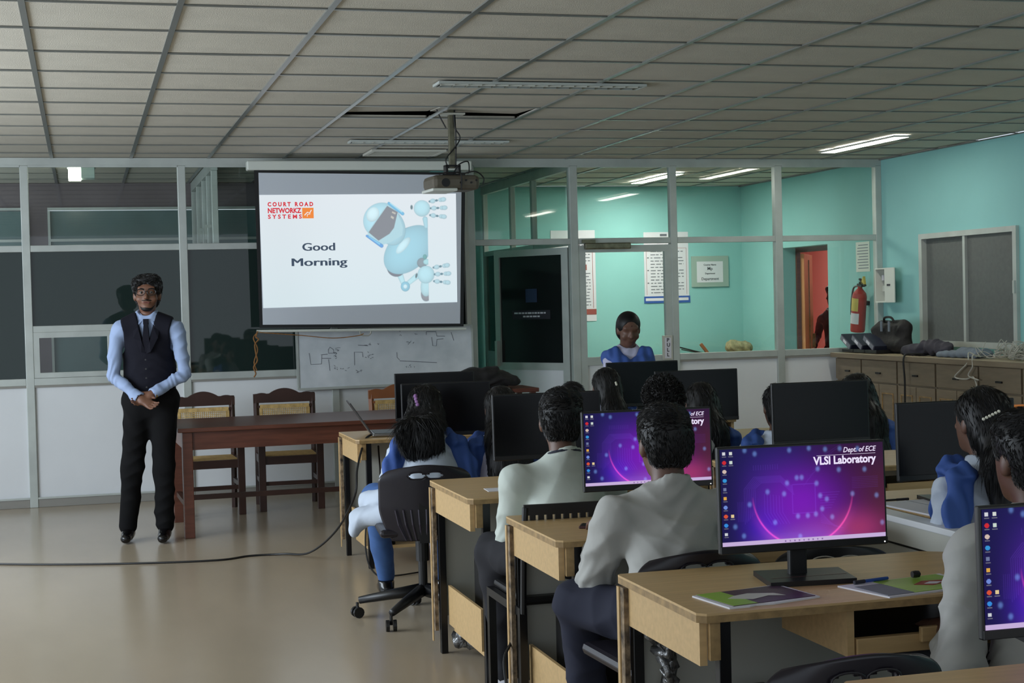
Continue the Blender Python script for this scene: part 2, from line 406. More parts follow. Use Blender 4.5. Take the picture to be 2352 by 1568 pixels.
# side partition in the dim room on the left
sq = struct('wall_left_partition', MB().box(1.05, 1.10, WY+.035, LY, 2.66, CEIL), 'alu'); sq['label'] = 'glazed side partition in the dim room behind the man'
for y in (12.74, 13.25, 13.75, 14.4, 15.05): box('mullion', (1.05, 1.10, y-.03, y+.03, 0, 2.66), 'alu', sq, .003)
for a, b in ((12.77, 13.22), (13.28, 13.72), (13.78, 14.37), (14.43, 15.02)): box('clear_pane', (1.072, 1.078, a, b, .06, 2.66), 'glass', sq)
for y in (12.80, 13.34): MB().box(.99, 1.05, y-.008, y+.008, 2.20, 2.222).box(.99, 1.01, y-.008, y+.008, 2.10, 2.2).obj('window_stay', 'alu', sq)

# right wall with window and doorway openings
rw = MB(); T = .19
def rwb(y0, y1, z0, z1): rw.box(WX, WX+T, y0, y1, z0, z1)
WN = (10.49, 11.94, 1.06, 2.03); DN = (13.69, 14.72, 0, 2.02)
rwb(-.5, WN[0], 0, CEIL); rwb(WN[0], WN[1], 0, WN[2]); rwb(WN[0], WN[1], WN[3], CEIL); rwb(WN[1], DN[0], 0, CEIL); rwb(DN[0], DN[1], DN[3], CEIL); rwb(DN[1], BY+.1, 0, CEIL)
rwo = struct('wall_right', rw, 'teal'); rwo['label'] = 'teal painted right wall'
bwm = struct('wall_back_teal', MB().box(3.2, WX, BY, BY+.1, 0, CEIL), 'teal'); bwm['label'] = 'teal wall of the room behind the partition'
cw = struct('wall_corridor_left', MB().box(3.14, 3.19, WY+.035, BY, 0, CEIL), 'teal')
lr = struct('wall_rear_left', MB().box(-3.4, -.45-.35, LY, LY+.1, 0, CEIL).box(-.8, -.28, LY, LY+.1, 0, CEIL).box(-.28, 2.6, LY, LY+.1, 0, .93).box(-.28, 2.6, LY, LY+.1, 2.52, CEIL).box(2.6, 3.14, LY, LY+.1, 0, CEIL), 'maroon')
lr['label'] = 'grey maroon wall of the dim room seen through the left glazing'
def rearwin(n, x0, x1, muls):
    m = MB().box(x0, x1, LY-.03, LY+.02, 2.495, 2.52).box(x0, x1, LY-.03, LY+.02, .93, .97).box(x0, x0+.022, LY-.03, LY+.02, .97, 2.49).box(x1-.022, x1, LY-.03, LY+.02, .97, 2.49).box(x0+.022, x1-.022, LY-.03, LY+.02, 2.2, 2.225)
    w_ = struct('window_%d' % n, m, 'alu')
    xs = [x0+.022]+muls+[x1-.022]
    for a, b in zip(xs[:-1], xs[1:]):
        for z0, z1 in ((.97, 2.2), (2.225, 2.49)): box('pane', (a, b-.03 if b < x1-.03 else b, LY-.006, LY, z0, z1), 'reardark', w_)
    for q in muls: box('window_mullion', (q-.03, q, LY-.03, LY+.02, .97, 2.49), 'alu', w_)
    return w_
rearwin(3, -.28, 2.6, [1.7])['label'] = 'wide rear window of the dim room, right of the pier'
rearwin(4, -2.2, -.46, [-1.3])['label'] = 'rear window of the dim room, left of the pier'
# window in right wall
w5 = struct('window_5', MB().box(WX-.03, WX+.06, WN[0], WN[0]+.05, WN[2], WN[3]).box(WX-.03, WX+.06, WN[1]-.05, WN[1], WN[2], WN[3]).box(WX-.03, WX+.06, WN[0]+.05, WN[1]-.05, WN[3]-.045, WN[3]).box(WX-.03, WX+.06, WN[0]+.05, WN[1]-.05, WN[2], WN[2]+.045), 'alu')
w5['label'] = 'aluminium sliding window with grey mesh panes in the teal wall'
MT['mesh'] = mat('grey window mesh', (92,96,94), .6, noise=.08, nscale=30)
box('sliding_pane', (WX, WX+.012, WN[0]+.05, 11.24, WN[2]+.045, WN[3]-.045), 'mesh', w5)
box('sliding_pane', (WX+.02, WX+.032, 11.24, WN[1]-.05, WN[2]+.045, WN[3]-.045), 'mesh', w5)
box('meeting_stile', (WX-.025, WX+.03, 11.22, 11.255, WN[2]+.045, WN[3]-.045), 'alu', w5)
box('latch', (WX-.045, WX-.03, WN[0]+.01, WN[0]+.035, 1.5, 1.6), 'alu', w5)
# corridor beyond the doorway
co = struct('wall_corridor_pink', MB().box(9.2, 9.3, 11.5, 19, 0, CEIL).box(WX+T, 9.2, 18.9, 19, 0, CEIL).box(WX+T, WX+T+.04, 14.9, 19, 0, CEIL), 'pink'); co['label'] = 'coral pink corridor wall beyond the open doorway'
struct('ceiling_corridor', MB().box(WX, 9.3, 11.5, 19, CEIL, CEIL+.05), 'tile')
struct('floor_corridor', MB().box(WX+T, 9.3, 16.2, 19, -.05, 0), 'floor')
area('corridor_fill', (8.5, 16.6, 2.6), (0, 0, 0), .8, .8, CORRIDOR, (1, .9, .8))  # unseen fill light, placed to brighten the visible coral wall
d3 = struct('door_3', MB().box(WX+T-.03, WX+T+.01, DN[0], DN[0]+.03, 0, DN[3]).box(WX+T-.03, WX+T+.01, DN[1]-.03, DN[1], 0, DN[3]).box(WX+T-.03, WX+T+.01, DN[0]+.03, DN[1]-.03, DN[3]-.05, DN[3]), 'dwood')
d3['label'] = 'open doorway in the teal wall with an orange door'
dl_ = box('door_leaf', (0, .85, -.02, .02, .01, DN[3]-.06), 'orange', d3); dl_.location = (WX+T+.03, DN[1]-.03, 0); dl_.rotation_euler = (0, 0, R(57.5))
MB().box(.42, .44, -.03, -.02, .1, 1.9).box(.75, .78, -.05, -.02, .95, 1.1).obj('door_edge', 'edge', dl_)

# ------------------------------------------------------------------ ceiling lights
def fixture(name, label, x0, x1, y0, y1, lit, along, tm_='tube_on'):
    t = thing(name, label, 'ceiling light', ((x0+x1)/2, (y0+y1)/2, CEIL-.012), 0, None)
    hx, hy = (x1-x0)/2, (y1-y0)/2
    MB().box(-hx, hx, -hy, -hy+.012, -.006, .008).box(-hx, hx, hy-.012, hy, -.006, .008).box(-hx, -hx+.012, -hy+.012, hy-.012, -.006, .008).box(hx-.012, hx, -hy+.012, hy-.012, -.006, .008).obj('frame', 'alu', t)
    if lit:
        box('diffuser', (-hx+.012, hx-.012, -hy+.012, hy-.012, -.004, .004), tm_, t)
    else:
        box('housing', (-hx+.012, hx-.012, -hy+.012, hy-.012, .004, .008), 'black', t)
        n = 16
        for k in range(n):
            x = -hx+.03+(2*hx-.06)*k/(n-1)
            MB().box(x-.003, x+.003, -hy+.014, hy-.014, -.006, .004, rot=(0, R(25), 0)).obj('louver_slat', 'louver', t)
        MB().tube([(-hx+.02, -.02, 0), (hx-.02, -.02, 0)], .008).obj('tube', 'white', t)
    return t
fixture('ceiling_light', 'unlit louvred strip light nearest the camera', 1.92, 3.13, 8.20, 8.36, False, 'x')
fixture('ceiling_light', 'unlit louvred strip light in front of the projection screen', 1.94, 3.15, 11.18, 11.32, False, 'x')
fixture('ceiling_light', 'lit white strip light near the teal wall', 6.10, 6.25, 10.66, 11.92, True, 'y')
fixture('ceiling_light', 'lit strip light over the right side of the lab', 6.08, 6.23, 7.5, 8.72, True, 'y')
fixture('ceiling_light', 'lit strip light over the near right side of the lab', 6.08, 6.23, 4.3, 5.5, True, 'y')
fixture('ceiling_light', 'lit strip light in the teal room behind the partition', 5.56, 5.70, 13.95, 15.14, True, 'y', 'tube_teal')
ag = thing('air_grille', 'square grey air grille in the ceiling above the screen', 'vent', (2.52, 12.05, CEIL-.008))
MB().box(-.3, .3, -.2, -.17, -.012, .004).box(-.3, .3, .17, .2, -.012, .004).box(-.3, -.27, -.17, .17, -.012, .004).box(.27, .3, -.17, .17, -.012, .004).obj('frame', 'greysteel', ag)
box('backing', (-.27, .27, -.17, .17, 0, .003), 'greysteel', ag)
for k in range(7): MB().box(-.27, .27, -.15+.05*k-.012, -.15+.05*k+.012, -.006, -.003, rot=(R(30), 0, 0)).obj('slat', 'greysteel', ag)
lp = thing('surface_lamp', 'square surface lamp with a bright lit half in the dim left room', 'lamp', (.03, 13.25, CEIL-.004))
box('housing', (-.11, .12, -.1, .1, -.02, 0), 'lamp_dim', lp, .003)
box('lit_cover', (-.10, .0, -.095, .095, -.12, -.02), 'lamp_on', lp, .004)
box('dim_cover', (.0, .11, -.095, .095, -.11, -.02), 'lamp_dim', lp, .004)

# ------------------------------------------------------------------ projection screen with the slide
SY = 12.32
ps = thing('projection_screen', 'pull-down projection screen showing a good morning slide', 'screen', (2.2, SY, 1.3))
def L(x, y, z): return (x-2.2, y-SY, z-1.3)
def sb(name, x0, x1, y0, y1, z0, z1, mt, bev=0, **k):
    return box(name, (x0-2.2, x1-2.2, y0-SY, y1-SY, z0-1.3, z1-1.3), mt, ps, bev, **k)
sb('case', 1.30, 3.14, SY-.02, SY+.09, 2.625, 2.70, 'white', .01)
MB().prism([(1.355-2.2, 2.625-1.3), (3.088-2.2, 2.605-1.3), (3.04-2.2, 1.335-1.3), (1.365-2.2, 1.37-1.3)], .004, .008).obj('black_border', 'black', ps)
MB().prism([(1.39-2.2, 2.605-1.3), (3.055-2.2, 2.585-1.3), (3.01-2.2, 1.36-1.3), (1.39-2.2, 1.395-1.3)], -.001, .004).obj('grey_fabric', 'screen_fab', ps)
MB().tube([L(1.34, SY, 1.345), L(3.06, SY, 1.315)], .011, 10).obj('bottom_bar', 'white', ps)
MB().tube([L(2.17, SY, 1.33), L(2.175, SY, 1.30), L(2.19, SY, 1.285), L(2.24, SY, 1.283), L(2.26, SY, 1.30), L(2.263, SY, 1.33)], .006, 6).obj('pull_loop', 'wcable', ps)
# slide raster: painted picture of the projected slide
NX, NY = 560, 315
u, v = np.meshgrid((np.arange(NX)+.5)/NX, (np.arange(NY)+.5)/NY)   # v down
X = 5+u*2285; Y = 30+v*1300        # coordinates of the enlarged study crop
img = np.zeros((NY, NX, 3))
img[:] = np.array(s2l((226,234,240)))
img *= (1-.05*np.exp(-((u-.1)**2*30)))[..., None]
img = img*(1-(.04*(v>.6)*(v-.6))[..., None]) ; img[..., 0] *= 1-.10*v
def soft(d, w=1.6): return np.clip(.5-d/(2*w), 0, 1)
def paint(mask, col):
    global img
    col = np.asarray(col, float)
    if col.ndim == 1: col = np.broadcast_to(col, img.shape)
    img = img*(1-mask[..., None])+col*mask[..., None]
def rot(cx, cy, a):
    c, s_ = math.cos(a), math.sin(a); dx, dy = X-cx, Y-cy
    return c*dx+s_*dy, -s_*dx+c*dy
def sh(base, t): # shade by t in 0..1 between dark and light tints
    b = np.array(s2l(base)); return b*(.62+.55*np.clip(t, 0, 1))[..., None]
def ellp(cx, cy, rx, ry, a=0, base=(150,205,222), edge=True, clip=None, flat=False):
    px, py = rot(cx, cy, a); q = np.sqrt((px/rx)**2+(py/ry)**2); d = (q-1)*min(rx, ry)
    m_ = soft(d, 3)
    if clip is not None: m_ = m_*clip
    t = 1-np.clip(q, 0, 1)**3*.6-.25*np.clip((px/rx+py/ry)*.5, -1, 1)
    paint(m_, sh(base, t) if not flat else s2l(base))
    if edge: paint(soft(np.abs(d)-2, 3)*.35*(clip if clip is not None else 1), s2l((70,140,160)))
def poly(pts, base, grad=None):
    P = np.array(pts, float); n = len(P); inside = np.zeros(X.shape, bool); d = np.full(X.shape, 1e9)
    for i in range(n):
        a, b = P[i], P[(i+1) % n]
        cnd = ((a[1] > Y) != (b[1] > Y)); xi = a[0]+(Y-a[1])/((b[1]-a[1]) or 1e-9)*(b[0]-a[0]); inside ^= cnd & (X < xi)
        ab = b-a; t = np.clip(((X-a[0])*ab[0]+(Y-a[1])*ab[1])/(ab@ab), 0, 1); d = np.minimum(d, np.hypot(X-a[0]-t*ab[0], Y-a[1]-t*ab[1]))
    m_ = soft(np.where(inside, -d, d), 3)
    paint(m_, s2l(base) if grad is None else sh(base, grad))
def capl(x0, y0, x1, y1, r0, r1, base, flat=False):
    ab = np.array([x1-x0, y1-y0]); t = np.clip(((X-x0)*ab[0]+(Y-y0)*ab[1])/(ab@ab+1e-9), 0, 1)
    d = np.hypot(X-x0-t*ab[0], Y-y0-t*ab[1]); r = r0+(r1-r0)*t
    paint(soft(d-r, 3), s2l(base) if flat else sh(base, 1.15-(d/r)**2*.8))
door_edge = soft(X-1945, 3)
ellp(1930, 1200, 75, 110, .3, (120,124,134), clip=door_edge)              # hip, grey
ellp(1920, 1130, 70, 120, .1, (168,212,222), clip=door_edge)
capl(1600, 970, 1650, 1110, 38, 26, (170,216,226)); capl(1665, 1115, 1800, 1010, 26, 34, (170,216,226))
ellp(1666, 1125, 54, 58, 0, (120,190,214)); ellp(1666, 1125, 26, 28, 0, (190,225,235))
ellp(1560, 900, 110, 105, .6, (96,100,116)); 
ellp(1700, 560, 200, 120, -.5, (92,96,110), clip=door_edge)               # neck shade
poly([(1540,600),(1700,440),(1760,470),(1640,640),(1540,700)], (92,96,110))
ellp(1715, 690, 345, 228, -.74, (140,198,216), clip=door_edge)            # torso
ellp(1650, 640, 120, 46, -.85, (190,228,238), edge=False)
ellp(1870, 850, 60, 60, 0, (110,130,140), clip=door_edge)
capl(1915, 330, 1925, 420, 30, 22, (150,200,214)); 
ellp(1490, 410, 178, 235, -.45, (160,212,228))                          # jaw side
ellp(1400, 340, 215, 205, -.5, (164,216,232))                           # helmet dome
ellp(1300, 270, 70, 90, .5, (200,232,240), edge=False)
poly([(1455,165),(1590,250),(1650,430),(1640,520),(1500,600),(1370,640),(1230,520),(1240,470)], (168,214,226))
poly([(1470,170),(1592,245),(1545,430),(1490,500),(1360,578),(1245,478)], (104,108,118))
poly([(1530,235),(1572,255),(1560,272),(1522,252)], (186,182,170)); poly([(1515,285),(1548,305),(1540,330),(1508,308)], (186,182,170))
capl(1490, 140, 1650, 265, 16, 20, (70,170,214)); capl(1510, 140, 1640, 240, 7, 9, (170,224,240), True)
capl(1225, 520, 1395, 640, 14, 22, (40,140,210)); capl(1250, 530, 1370, 615, 6, 10, (110,200,240), True)
def hand(cx, cy, rx, ry):
    ellp(cx, cy, rx, ry, .1, (168,216,228))
    for k, (dx, dy, ang) in enumerate([(80, -78, -.14), (95, 0, -.03), (85, 78, .12)]):
        x, y = cx+dx*.85, cy+dy
        for q, (l, r, dark) in enumerate([(28, 13, 1), (62, 26, 0), (108, 14, 1), (160, 24, 0), (190, 26, 0)]):
            px_, py_ = x+l*math.cos(ang), y+l*math.sin(ang)
            ellp(px_, py_, r*1.25, r, ang, (40,110,130) if dark else (160,200,212), flat=bool(dark), edge=not dark)
hand(1880, 205, 96, 96); hand(1915, 990, 100, 104)
ellp(1757, 190, 14, 26, 0, (50,90,100), flat=True); ellp(1800, 1000, 12, 30, .2, (50,80,90), flat=True)
ellp(1925, 840, 40, 34, 0, (150,206,214), clip=door_edge); ellp(1905, 780, 24, 30, 0, (70,150,150), clip=door_edge)
def raster_mesh(name, img, corners, mt):
    """grid mesh with one colour per vertex; corners TL, TR, BR, BL"""
    ny, nx = img.shape[:2]; tl, tr, br, bl = [np.array(c, float) for c in corners]
    uu, vv = np.meshgrid(np.linspace(0, 1, nx), np.linspace(0, 1, ny))
    P = ((tl*(1-uu[..., None])+tr*uu[..., None])*(1-vv[..., None])+(bl*(1-uu[..., None])+br*uu[..., None])*vv[..., None]).reshape(-1, 3)
    idx = np.arange(nx*ny).reshape(ny, nx)
    Q = np.stack([idx[:-1, :-1], idx[1:, :-1], idx[1:, 1:], idx[:-1, 1:]], -1).reshape(-1, 4)
    me = bpy.data.meshes.new(name); me.vertices.add(len(P)); me.vertices.foreach_set('co', P.ravel())
    me.loops.add(Q.size); me.loops.foreach_set('vertex_index', Q.ravel()); me.polygons.add(len(Q))
    me.polygons.foreach_set('loop_start', np.arange(0, Q.size, 4)); me.polygons.foreach_set('loop_total', np.full(len(Q), 4))
    me.update(); a = me.color_attributes.new('Col', 'FLOAT_COLOR', 'POINT')
    a.data.foreach_set('color', np.concatenate([np.clip(img, 0, 4), np.ones((ny, nx, 1))], -1).astype(np.float32).ravel())
    me.materials.append(mt); return me
wh = np.array(s2l((226,234,240))); img = img+(wh-img)*.22
MT['slide'] = emis_attr('projected slide', 1.0)
TL, TR, BR, BL = L(1.39, SY-.003, 2.428), L(3.002, SY-.003, 2.432), L(2.99, SY-.003, 1.538), L(1.397, SY-.003, 1.528)
link('slide', raster_mesh('slide', img, (TL, TR, BR, BL), MT['slide']), ps)['label'] = 'projected white slide with a pale blue robot'
MT['s_red'] = emis('slide red print', (214,60,70), 1); MT['s_or'] = emis('slide orange print', (240,140,70), 1); MT['s_dark'] = emis('slide slate print', (70,84,102), 1); MT['s_w'] = emis('slide white print', (235,240,244), 1)
def sl(x, y):   # slide crop coordinates to local
    a = (x-5)/2285; b = (y-30)/1300; p = [ (TL[i]*(1-a)+TR[i]*a)*(1-b)+(BL[i]*(1-a)+BR[i]*a)*b for i in range(3)]; return (p[0], p[1]-.002, p[2])
SU = (TR[0]-TL[0])/2285
def stext(s_, x0, x1, ybase, h, mt, bold=0, label=None):
    me = text_mesh(s_, h*SU*1.38, bold=bold, depth=.0002)
    xs = [q.co.x for q in me.vertices]; k = (x1-x0)*SU/(max(xs)-min(xs)); mn = min(xs)
    for q in me.vertices: q.co.x = (q.co.x-mn)*k
    me.materials.clear(); me.materials.append(MT[mt]); o = link('slide_text', me, ps, sl(x0, ybase), (R(90), 0, 0))
    if label: o['label'] = label
stext('C O U R T   R O A D', 95, 612, 160, 46, 's_red', .0022, 'red lettering COURT ROAD')
stext('NETWORKZ', 95, 475, 238, 56, 's_red', .0022, 'red lettering NETWORKZ')
stext('S Y S T E M S', 95, 478, 303, 46, 's_red', .0016, 'red lettering SYSTEMS')
MB().box(0, 130*SU, -.0006, 0, -120*SU, 0).obj('slide_logo', 's_or', ps, loc=sl(485, 182))
MB().tube([(25*SU, 0, -85*SU), (60*SU, 0, -50*SU), (85*SU, 0, -60*SU), (105*SU, 0, -25*SU)], .004, 6).tube([(55*SU, 0, -100*SU), (58*SU, 0, -75*SU), (92*SU, 0, -70*SU)], .003, 6).obj('slide_logo_mark', 's_w', ps, loc=sl(485, 182))
def broadway(s_, x0, x1, yb, h):
    me0 = text_mesh(s_, h*SU*1.38, depth=.0002); bm = bmesh.new()
    for sx_ in (-.0026, -.0013, 0, .0013, .0026):
        n0 = len(bm.verts); bm.from_mesh(me0); bm.verts.ensure_lookup_table()
        for q in bm.verts[n0:]: q.co.x += sx_; q.co.z += sx_*.02
    me = bpy.data.meshes.new('slide_text'); bm.to_mesh(me); bm.free()
    xs = [q.co.x for q in me.vertices]; k = (x1-x0)*SU/(max(xs)-min(xs)); mn = min(xs)
    for q in me.vertices: q.co.x = (q.co.x-mn)*k
    me.materials.clear(); me.materials.append(MT['s_dark']); link('slide_text', me, ps, sl(x0, yb), (R(90), 0, 0))['label'] = 'slate lettering '+s_
broadway('Good', 472, 850, 680, 92); broadway('Morning', 345, 985, 855, 92)
for cx, cy in ():     # white cut-outs of the display face
    MB().lathe([(.001, 0), (17*SU, 0), (17*SU, .0004), (.001, .0004)], 14, axis='y').obj('slide_cutout', 's_w', ps, loc=(sl(cx+8, cy)[0], sl(cx, cy)[1]-.002, sl(cx, cy)[2])).scale = (1, 1, 1.7)

# whiteboard
wb = thing('whiteboard', 'smudged whiteboard with faint circuit sketches below the screen', 'whiteboard', (2.43, 12.56, .87))
wb.rotation_euler = (0, R(.4), 0)
box('board', (-.73, .73, -.012, .03, .0, .46), 'wb', wb)
MB().box(-.745, -.73, -.02, .035, -.015, .475).box(.73, .745, -.02, .035, -.015, .475).box(-.73, .73, -.02, .035, -.02, .0).box(-.73, .73, -.02, .035, .46, .475).obj('frame', 'alu', wb)
MB().box(.70, .735, -.02, .035, .475, 1.78).obj('side_batten', 'white', wb)
wm = MB()
def stroke(pts, r=.0022): wm.tube([(x, -.0125, z) for x, z in pts], r, 4)
def P2(px, py): return (-.735+(px-115)/2130*1.47, .46-(py-185)/640*.46)
for poly_ in ([(250,430),(265,560),(390,560),(400,460)], [(390,455),(470,450)],[(400,495),(510,500)],[(480,400),(500,370),(540,400),(545,440),(480,440),(480,400)],[(480,510),(490,640)],
              [(1680,235),(1800,238),(1810,290),(1910,295)],[(1745,300),(1755,400),(1800,405),(1810,330),(1890,325)],[(1680,235),(1680,270)],[(1310,460),(1310,520),(1340,550)],[(790,590),(790,440),(890,445),(895,500)],[(840,360),(960,372)],[(1340,560),(1800,600)],[(1990,250),(2020,350)]):
    stroke([P2(*q) for q in poly_], .0026)
for k in range(60):
    bx, by, sx_, sy_ = random.choice([(580,400,20,20),(560,470,20,30),(560,600,20,30),(1450,240,120,30),(960,480,60,40),(1480,350,40,20),(1000,360,90,10),(1470,630,60,15),(820,660,60,20),(650,640,60,30)])
    x, y = bx+random.uniform(-sx_, sx_), by+random.uniform(-sy_, sy_)
    stroke([P2(x, y), P2(x+random.uniform(-18, 18), y+random.uniform(-16, 16)), P2(x+random.uniform(0, 26), y+random.uniform(-10, 10))], .0018)
wm.obj('marker_sketch', 'smudge', wb)
rp = MB().tube(catmull([(1.345,12.30,1.345),(1.33,12.29,1.30),(1.35,12.29,1.28),(1.32,12.29,1.24),(1.325,12.29,1.17),(1.335,12.29,1.11),(1.305,12.29,1.06),(1.32,12.29,1.01),(1.305,12.29,.98)], 6), .006, 6)
rp.tube(catmull([(1.345,12.30,1.335),(1.31,12.29,1.29),(1.34,12.29,1.20),(1.31,12.29,1.10),(1.33,12.29,1.03)], 6), .005, 6)
tag(rp.obj('cord', 'rope'), 'knotted brown cord hanging from the left end of the screen bar', 'cord')
tag(MB().tube(catmull([(1.36,12.29,1.335),(1.7,12.30,1.30),(1.95,12.31,1.272),(2.15,12.31,1.285),(2.2,12.31,1.30)], 8), .004, 6).obj('pull_string', 'rope'), 'thin string sagging along the bottom of the screen', 'cord')

# ------------------------------------------------------------------ projector on its pole
pj = thing('projector', 'ceiling projector on a square pole with looped cables', 'projector', (2.35, 9.73, 2.305), R(3))
box('pole', (-.018, .018, -.018, .018, .10, .50), 'louver', pj, .003)
box('ceiling_plate', (-.08, .08, -.06, .06, .445, .455), 'greysteel', pj)
MT['projbody'] = mat('taupe projector plastic', (92,86,74), .5, noise=.05)
MB().bbox(-.165, .155, -.12, .14, -.045, .05, .03).obj('body', 'projbody', pj, smooth=False)
MB().bbox(-.172, .0, -.125, .14, -.055, -.035, .008).obj('lower_trim', 'white', pj)
MB().box(-.08, .05, -.05, .05, .05, .062).box(-.05, -.035, -.03, .03, .062, .12).box(.035, .05, -.03, .03, .062, .12).box(-.05, .05, -.03, .03, .11, .122).obj('mount_bracket', 'blacksteel', pj)
MB().lathe([(.03, .14), (.036, .14), (.036, .17), (.028, .175)], 18, (-.08, 0, 0), 'y').obj('lens', 'black', pj)
for k in range(4): MB().lathe([(.001, 0), (.007, 0), (.007, -.004), (.001, -.004)], 10, (.02+.035*k, -.119, .0+.015*(k % 2)), 'y').obj('port', 'black', pj)
MB().lathe([(.001, 0), (.028, 0), (.028, -.003), (.001, -.003)], 16, (-.08, -.119, .0), 'y').obj('vent', 'black', pj)
for pts in ([(.0,-.02,.06),(.03,-.05,.12),(.09,-.06,.14),(.10,-.05,.08),(.07,-.12,.06)], [(.05,-.1,.06),(.12,-.13,.07),(.175,-.12,.03),(.17,-.12,-.01)], [(-.11,-.1,.06),(-.03,-.13,.065),(.02,-.13,.05),(.02,-.13,-.05)],
            [(-.03,-.02,.10),(-.045,-.02,.16),(.02,-.03,.24),(.05,-.03,.30),(.02,-.03,.36),(.01,-.03,.46)], [(.02,-.02,.1),(.025,-.02,.3),(.02,-.02,.5)], [(-.10,0,.50),(-.08,-.01,.44),(-.04,-.02,.36)]):
    MB().tube(catmull([Vector(p) for p in pts], 6), .0045, 6).obj('cable', 'cable', pj)
wb.rotation_euler = (0, R(-.4), 0)
# ------------------------------------------------------------------ teacher's table and cane chairs
tt = thing('teacher_table', 'long dark polished wooden table in front of the whiteboard', 'table', (.62, 10.42, 0), R(1.5))
TL_, TD, TH = 2.0, .92, .74
box('tabletop', (-.03, TL_, -.03, TD, TH-.028, TH), 'dwood', tt, .005)
MB().box(.03, TL_-.04, .015, .035, TH-.15, TH-.028).obj('front_apron', 'dwood', tt)
MB().box(.03, TL_-.04, TD-.07, TD-.05, TH-.15, TH-.028).obj('rear_apron', 'dwood', tt)
MB().box(.015, .035, .035, TD-.07, TH-.15, TH-.028).obj('side_apron', 'dwood', tt)
for x in (.0, TL_-.09):
    for y in (.0, TD-.09): box('leg', (x, x+.068, y, y+.068, 0, TH-.028), 'dwood', tt, .004)
box('stretcher', (.068, TL_-.09, .46, .485, .2, .235), 'dwood2', tt); 
for x in (.02, TL_-.07): box('end_stretcher', (x, x+.03, .068, TD-.09, .19, .225), 'dwood2', tt)

def cane_chair(name, wood, label, loc, rz, arms=True):
    t = thing(name, label, 'chair', loc, rz, 'wooden cane chairs behind the long table')
    W = .24
    for sx in (-1, 1):
        x = sx*(W-.022)
        m = MB(); m.tube([(x, .43, 0), (x, .40, .43), (x, .45, .86)], .022, 4); m.obj('rear_leg', wood, t)
        box('front_leg', (x-.026, x+.026, -.03, .022, 0, .60 if arms else .43), wood, t, .003)
        box('side_rail', (x-.014, x+.014, .02, .40, .35, .41), wood, t)
        box('side_stretcher', (x-.012, x+.012, .02, .42, .20, .235), wood, t)
        if arms: box('armrest', (x-.028, x+.028, -.05, .43, .60, .625), wood, t, .006)
    box('front_rail', (-W+.03, W-.03, -.015, .015, .35, .41), wood, t)
    box('front_stretcher', (-W+.03, W-.03, -.01, .012, .19, .22), wood, t)
    box('back_rail', (-W+.03, W-.03, .40, .425, .36, .40), wood, t)
    box('lower_back_rail', (-W+.03, W-.03, .405, .43, .505, .53), wood, t)
    # carved top rail
    pts = [(-W, .79), (-W, .852)]
    for k in range(25):
        q = -1+2*k/24; z = .855+.045*max(0, math.cos(q*PI*.95))**.8*(abs(q) < .52) + .012*(abs(q) > .52)*math.sin((abs(q)-.52)/.48*PI)
        pts.append((q*W*.96, z))
    pts += [(W, .852), (W, .79)]
    MB().prism(pts, .425, .452).obj('top_rail', wood, t)
    box('back_bar', (-W+.03, W-.03, .42, .438, .752, .770), wood, t)
    # cane panel: open weave of strips
    m = MB()
    for k in range(24): x = -.17+.34*k/23; m.box(x-.0035, x+.0035, .424, .430, .535, .755)
    for k in range(16): z = .54+.21*k/15; m.box(-.175, .175, .419, .4245, z-.003, z+.003)
    m.box(-.19, .19, .413, .441, .745, .776).box(-.19, .19, .415, .437, .53, .546).box(-.195, -.17, .419, .433, .53, .75).box(.17, .195, .419, .433, .53, .75)
    m.obj('cane_back', 'cane', t, kind='stuff')
    m = MB()
    for k in range(20): x = -.2+.4*k/19; m.box(x-.007, x+.007, .02, .40, .404, .409)
    for k in range(18): y = .03+.36*k/17; m.box(-.2, .2, y-.007, y+.007, .409, .413)
    m.obj('cane_seat', 'cane', t, kind='stuff')
    return t
cane_chair('cane_chair', 'dwood2', 'dark wooden cane armchair nearest the standing man', (.89, 11.5, 0), R(2))
cane_chair('cane_chair', 'dwood2', 'dark wooden cane armchair in the middle of the long table', (1.49, 11.58, 0), R(-2))
cane_chair('cane_chair', 'owood', 'orange brown wooden chair at the right end of the long table', (2.42, 11.55, 0), R(2), False)

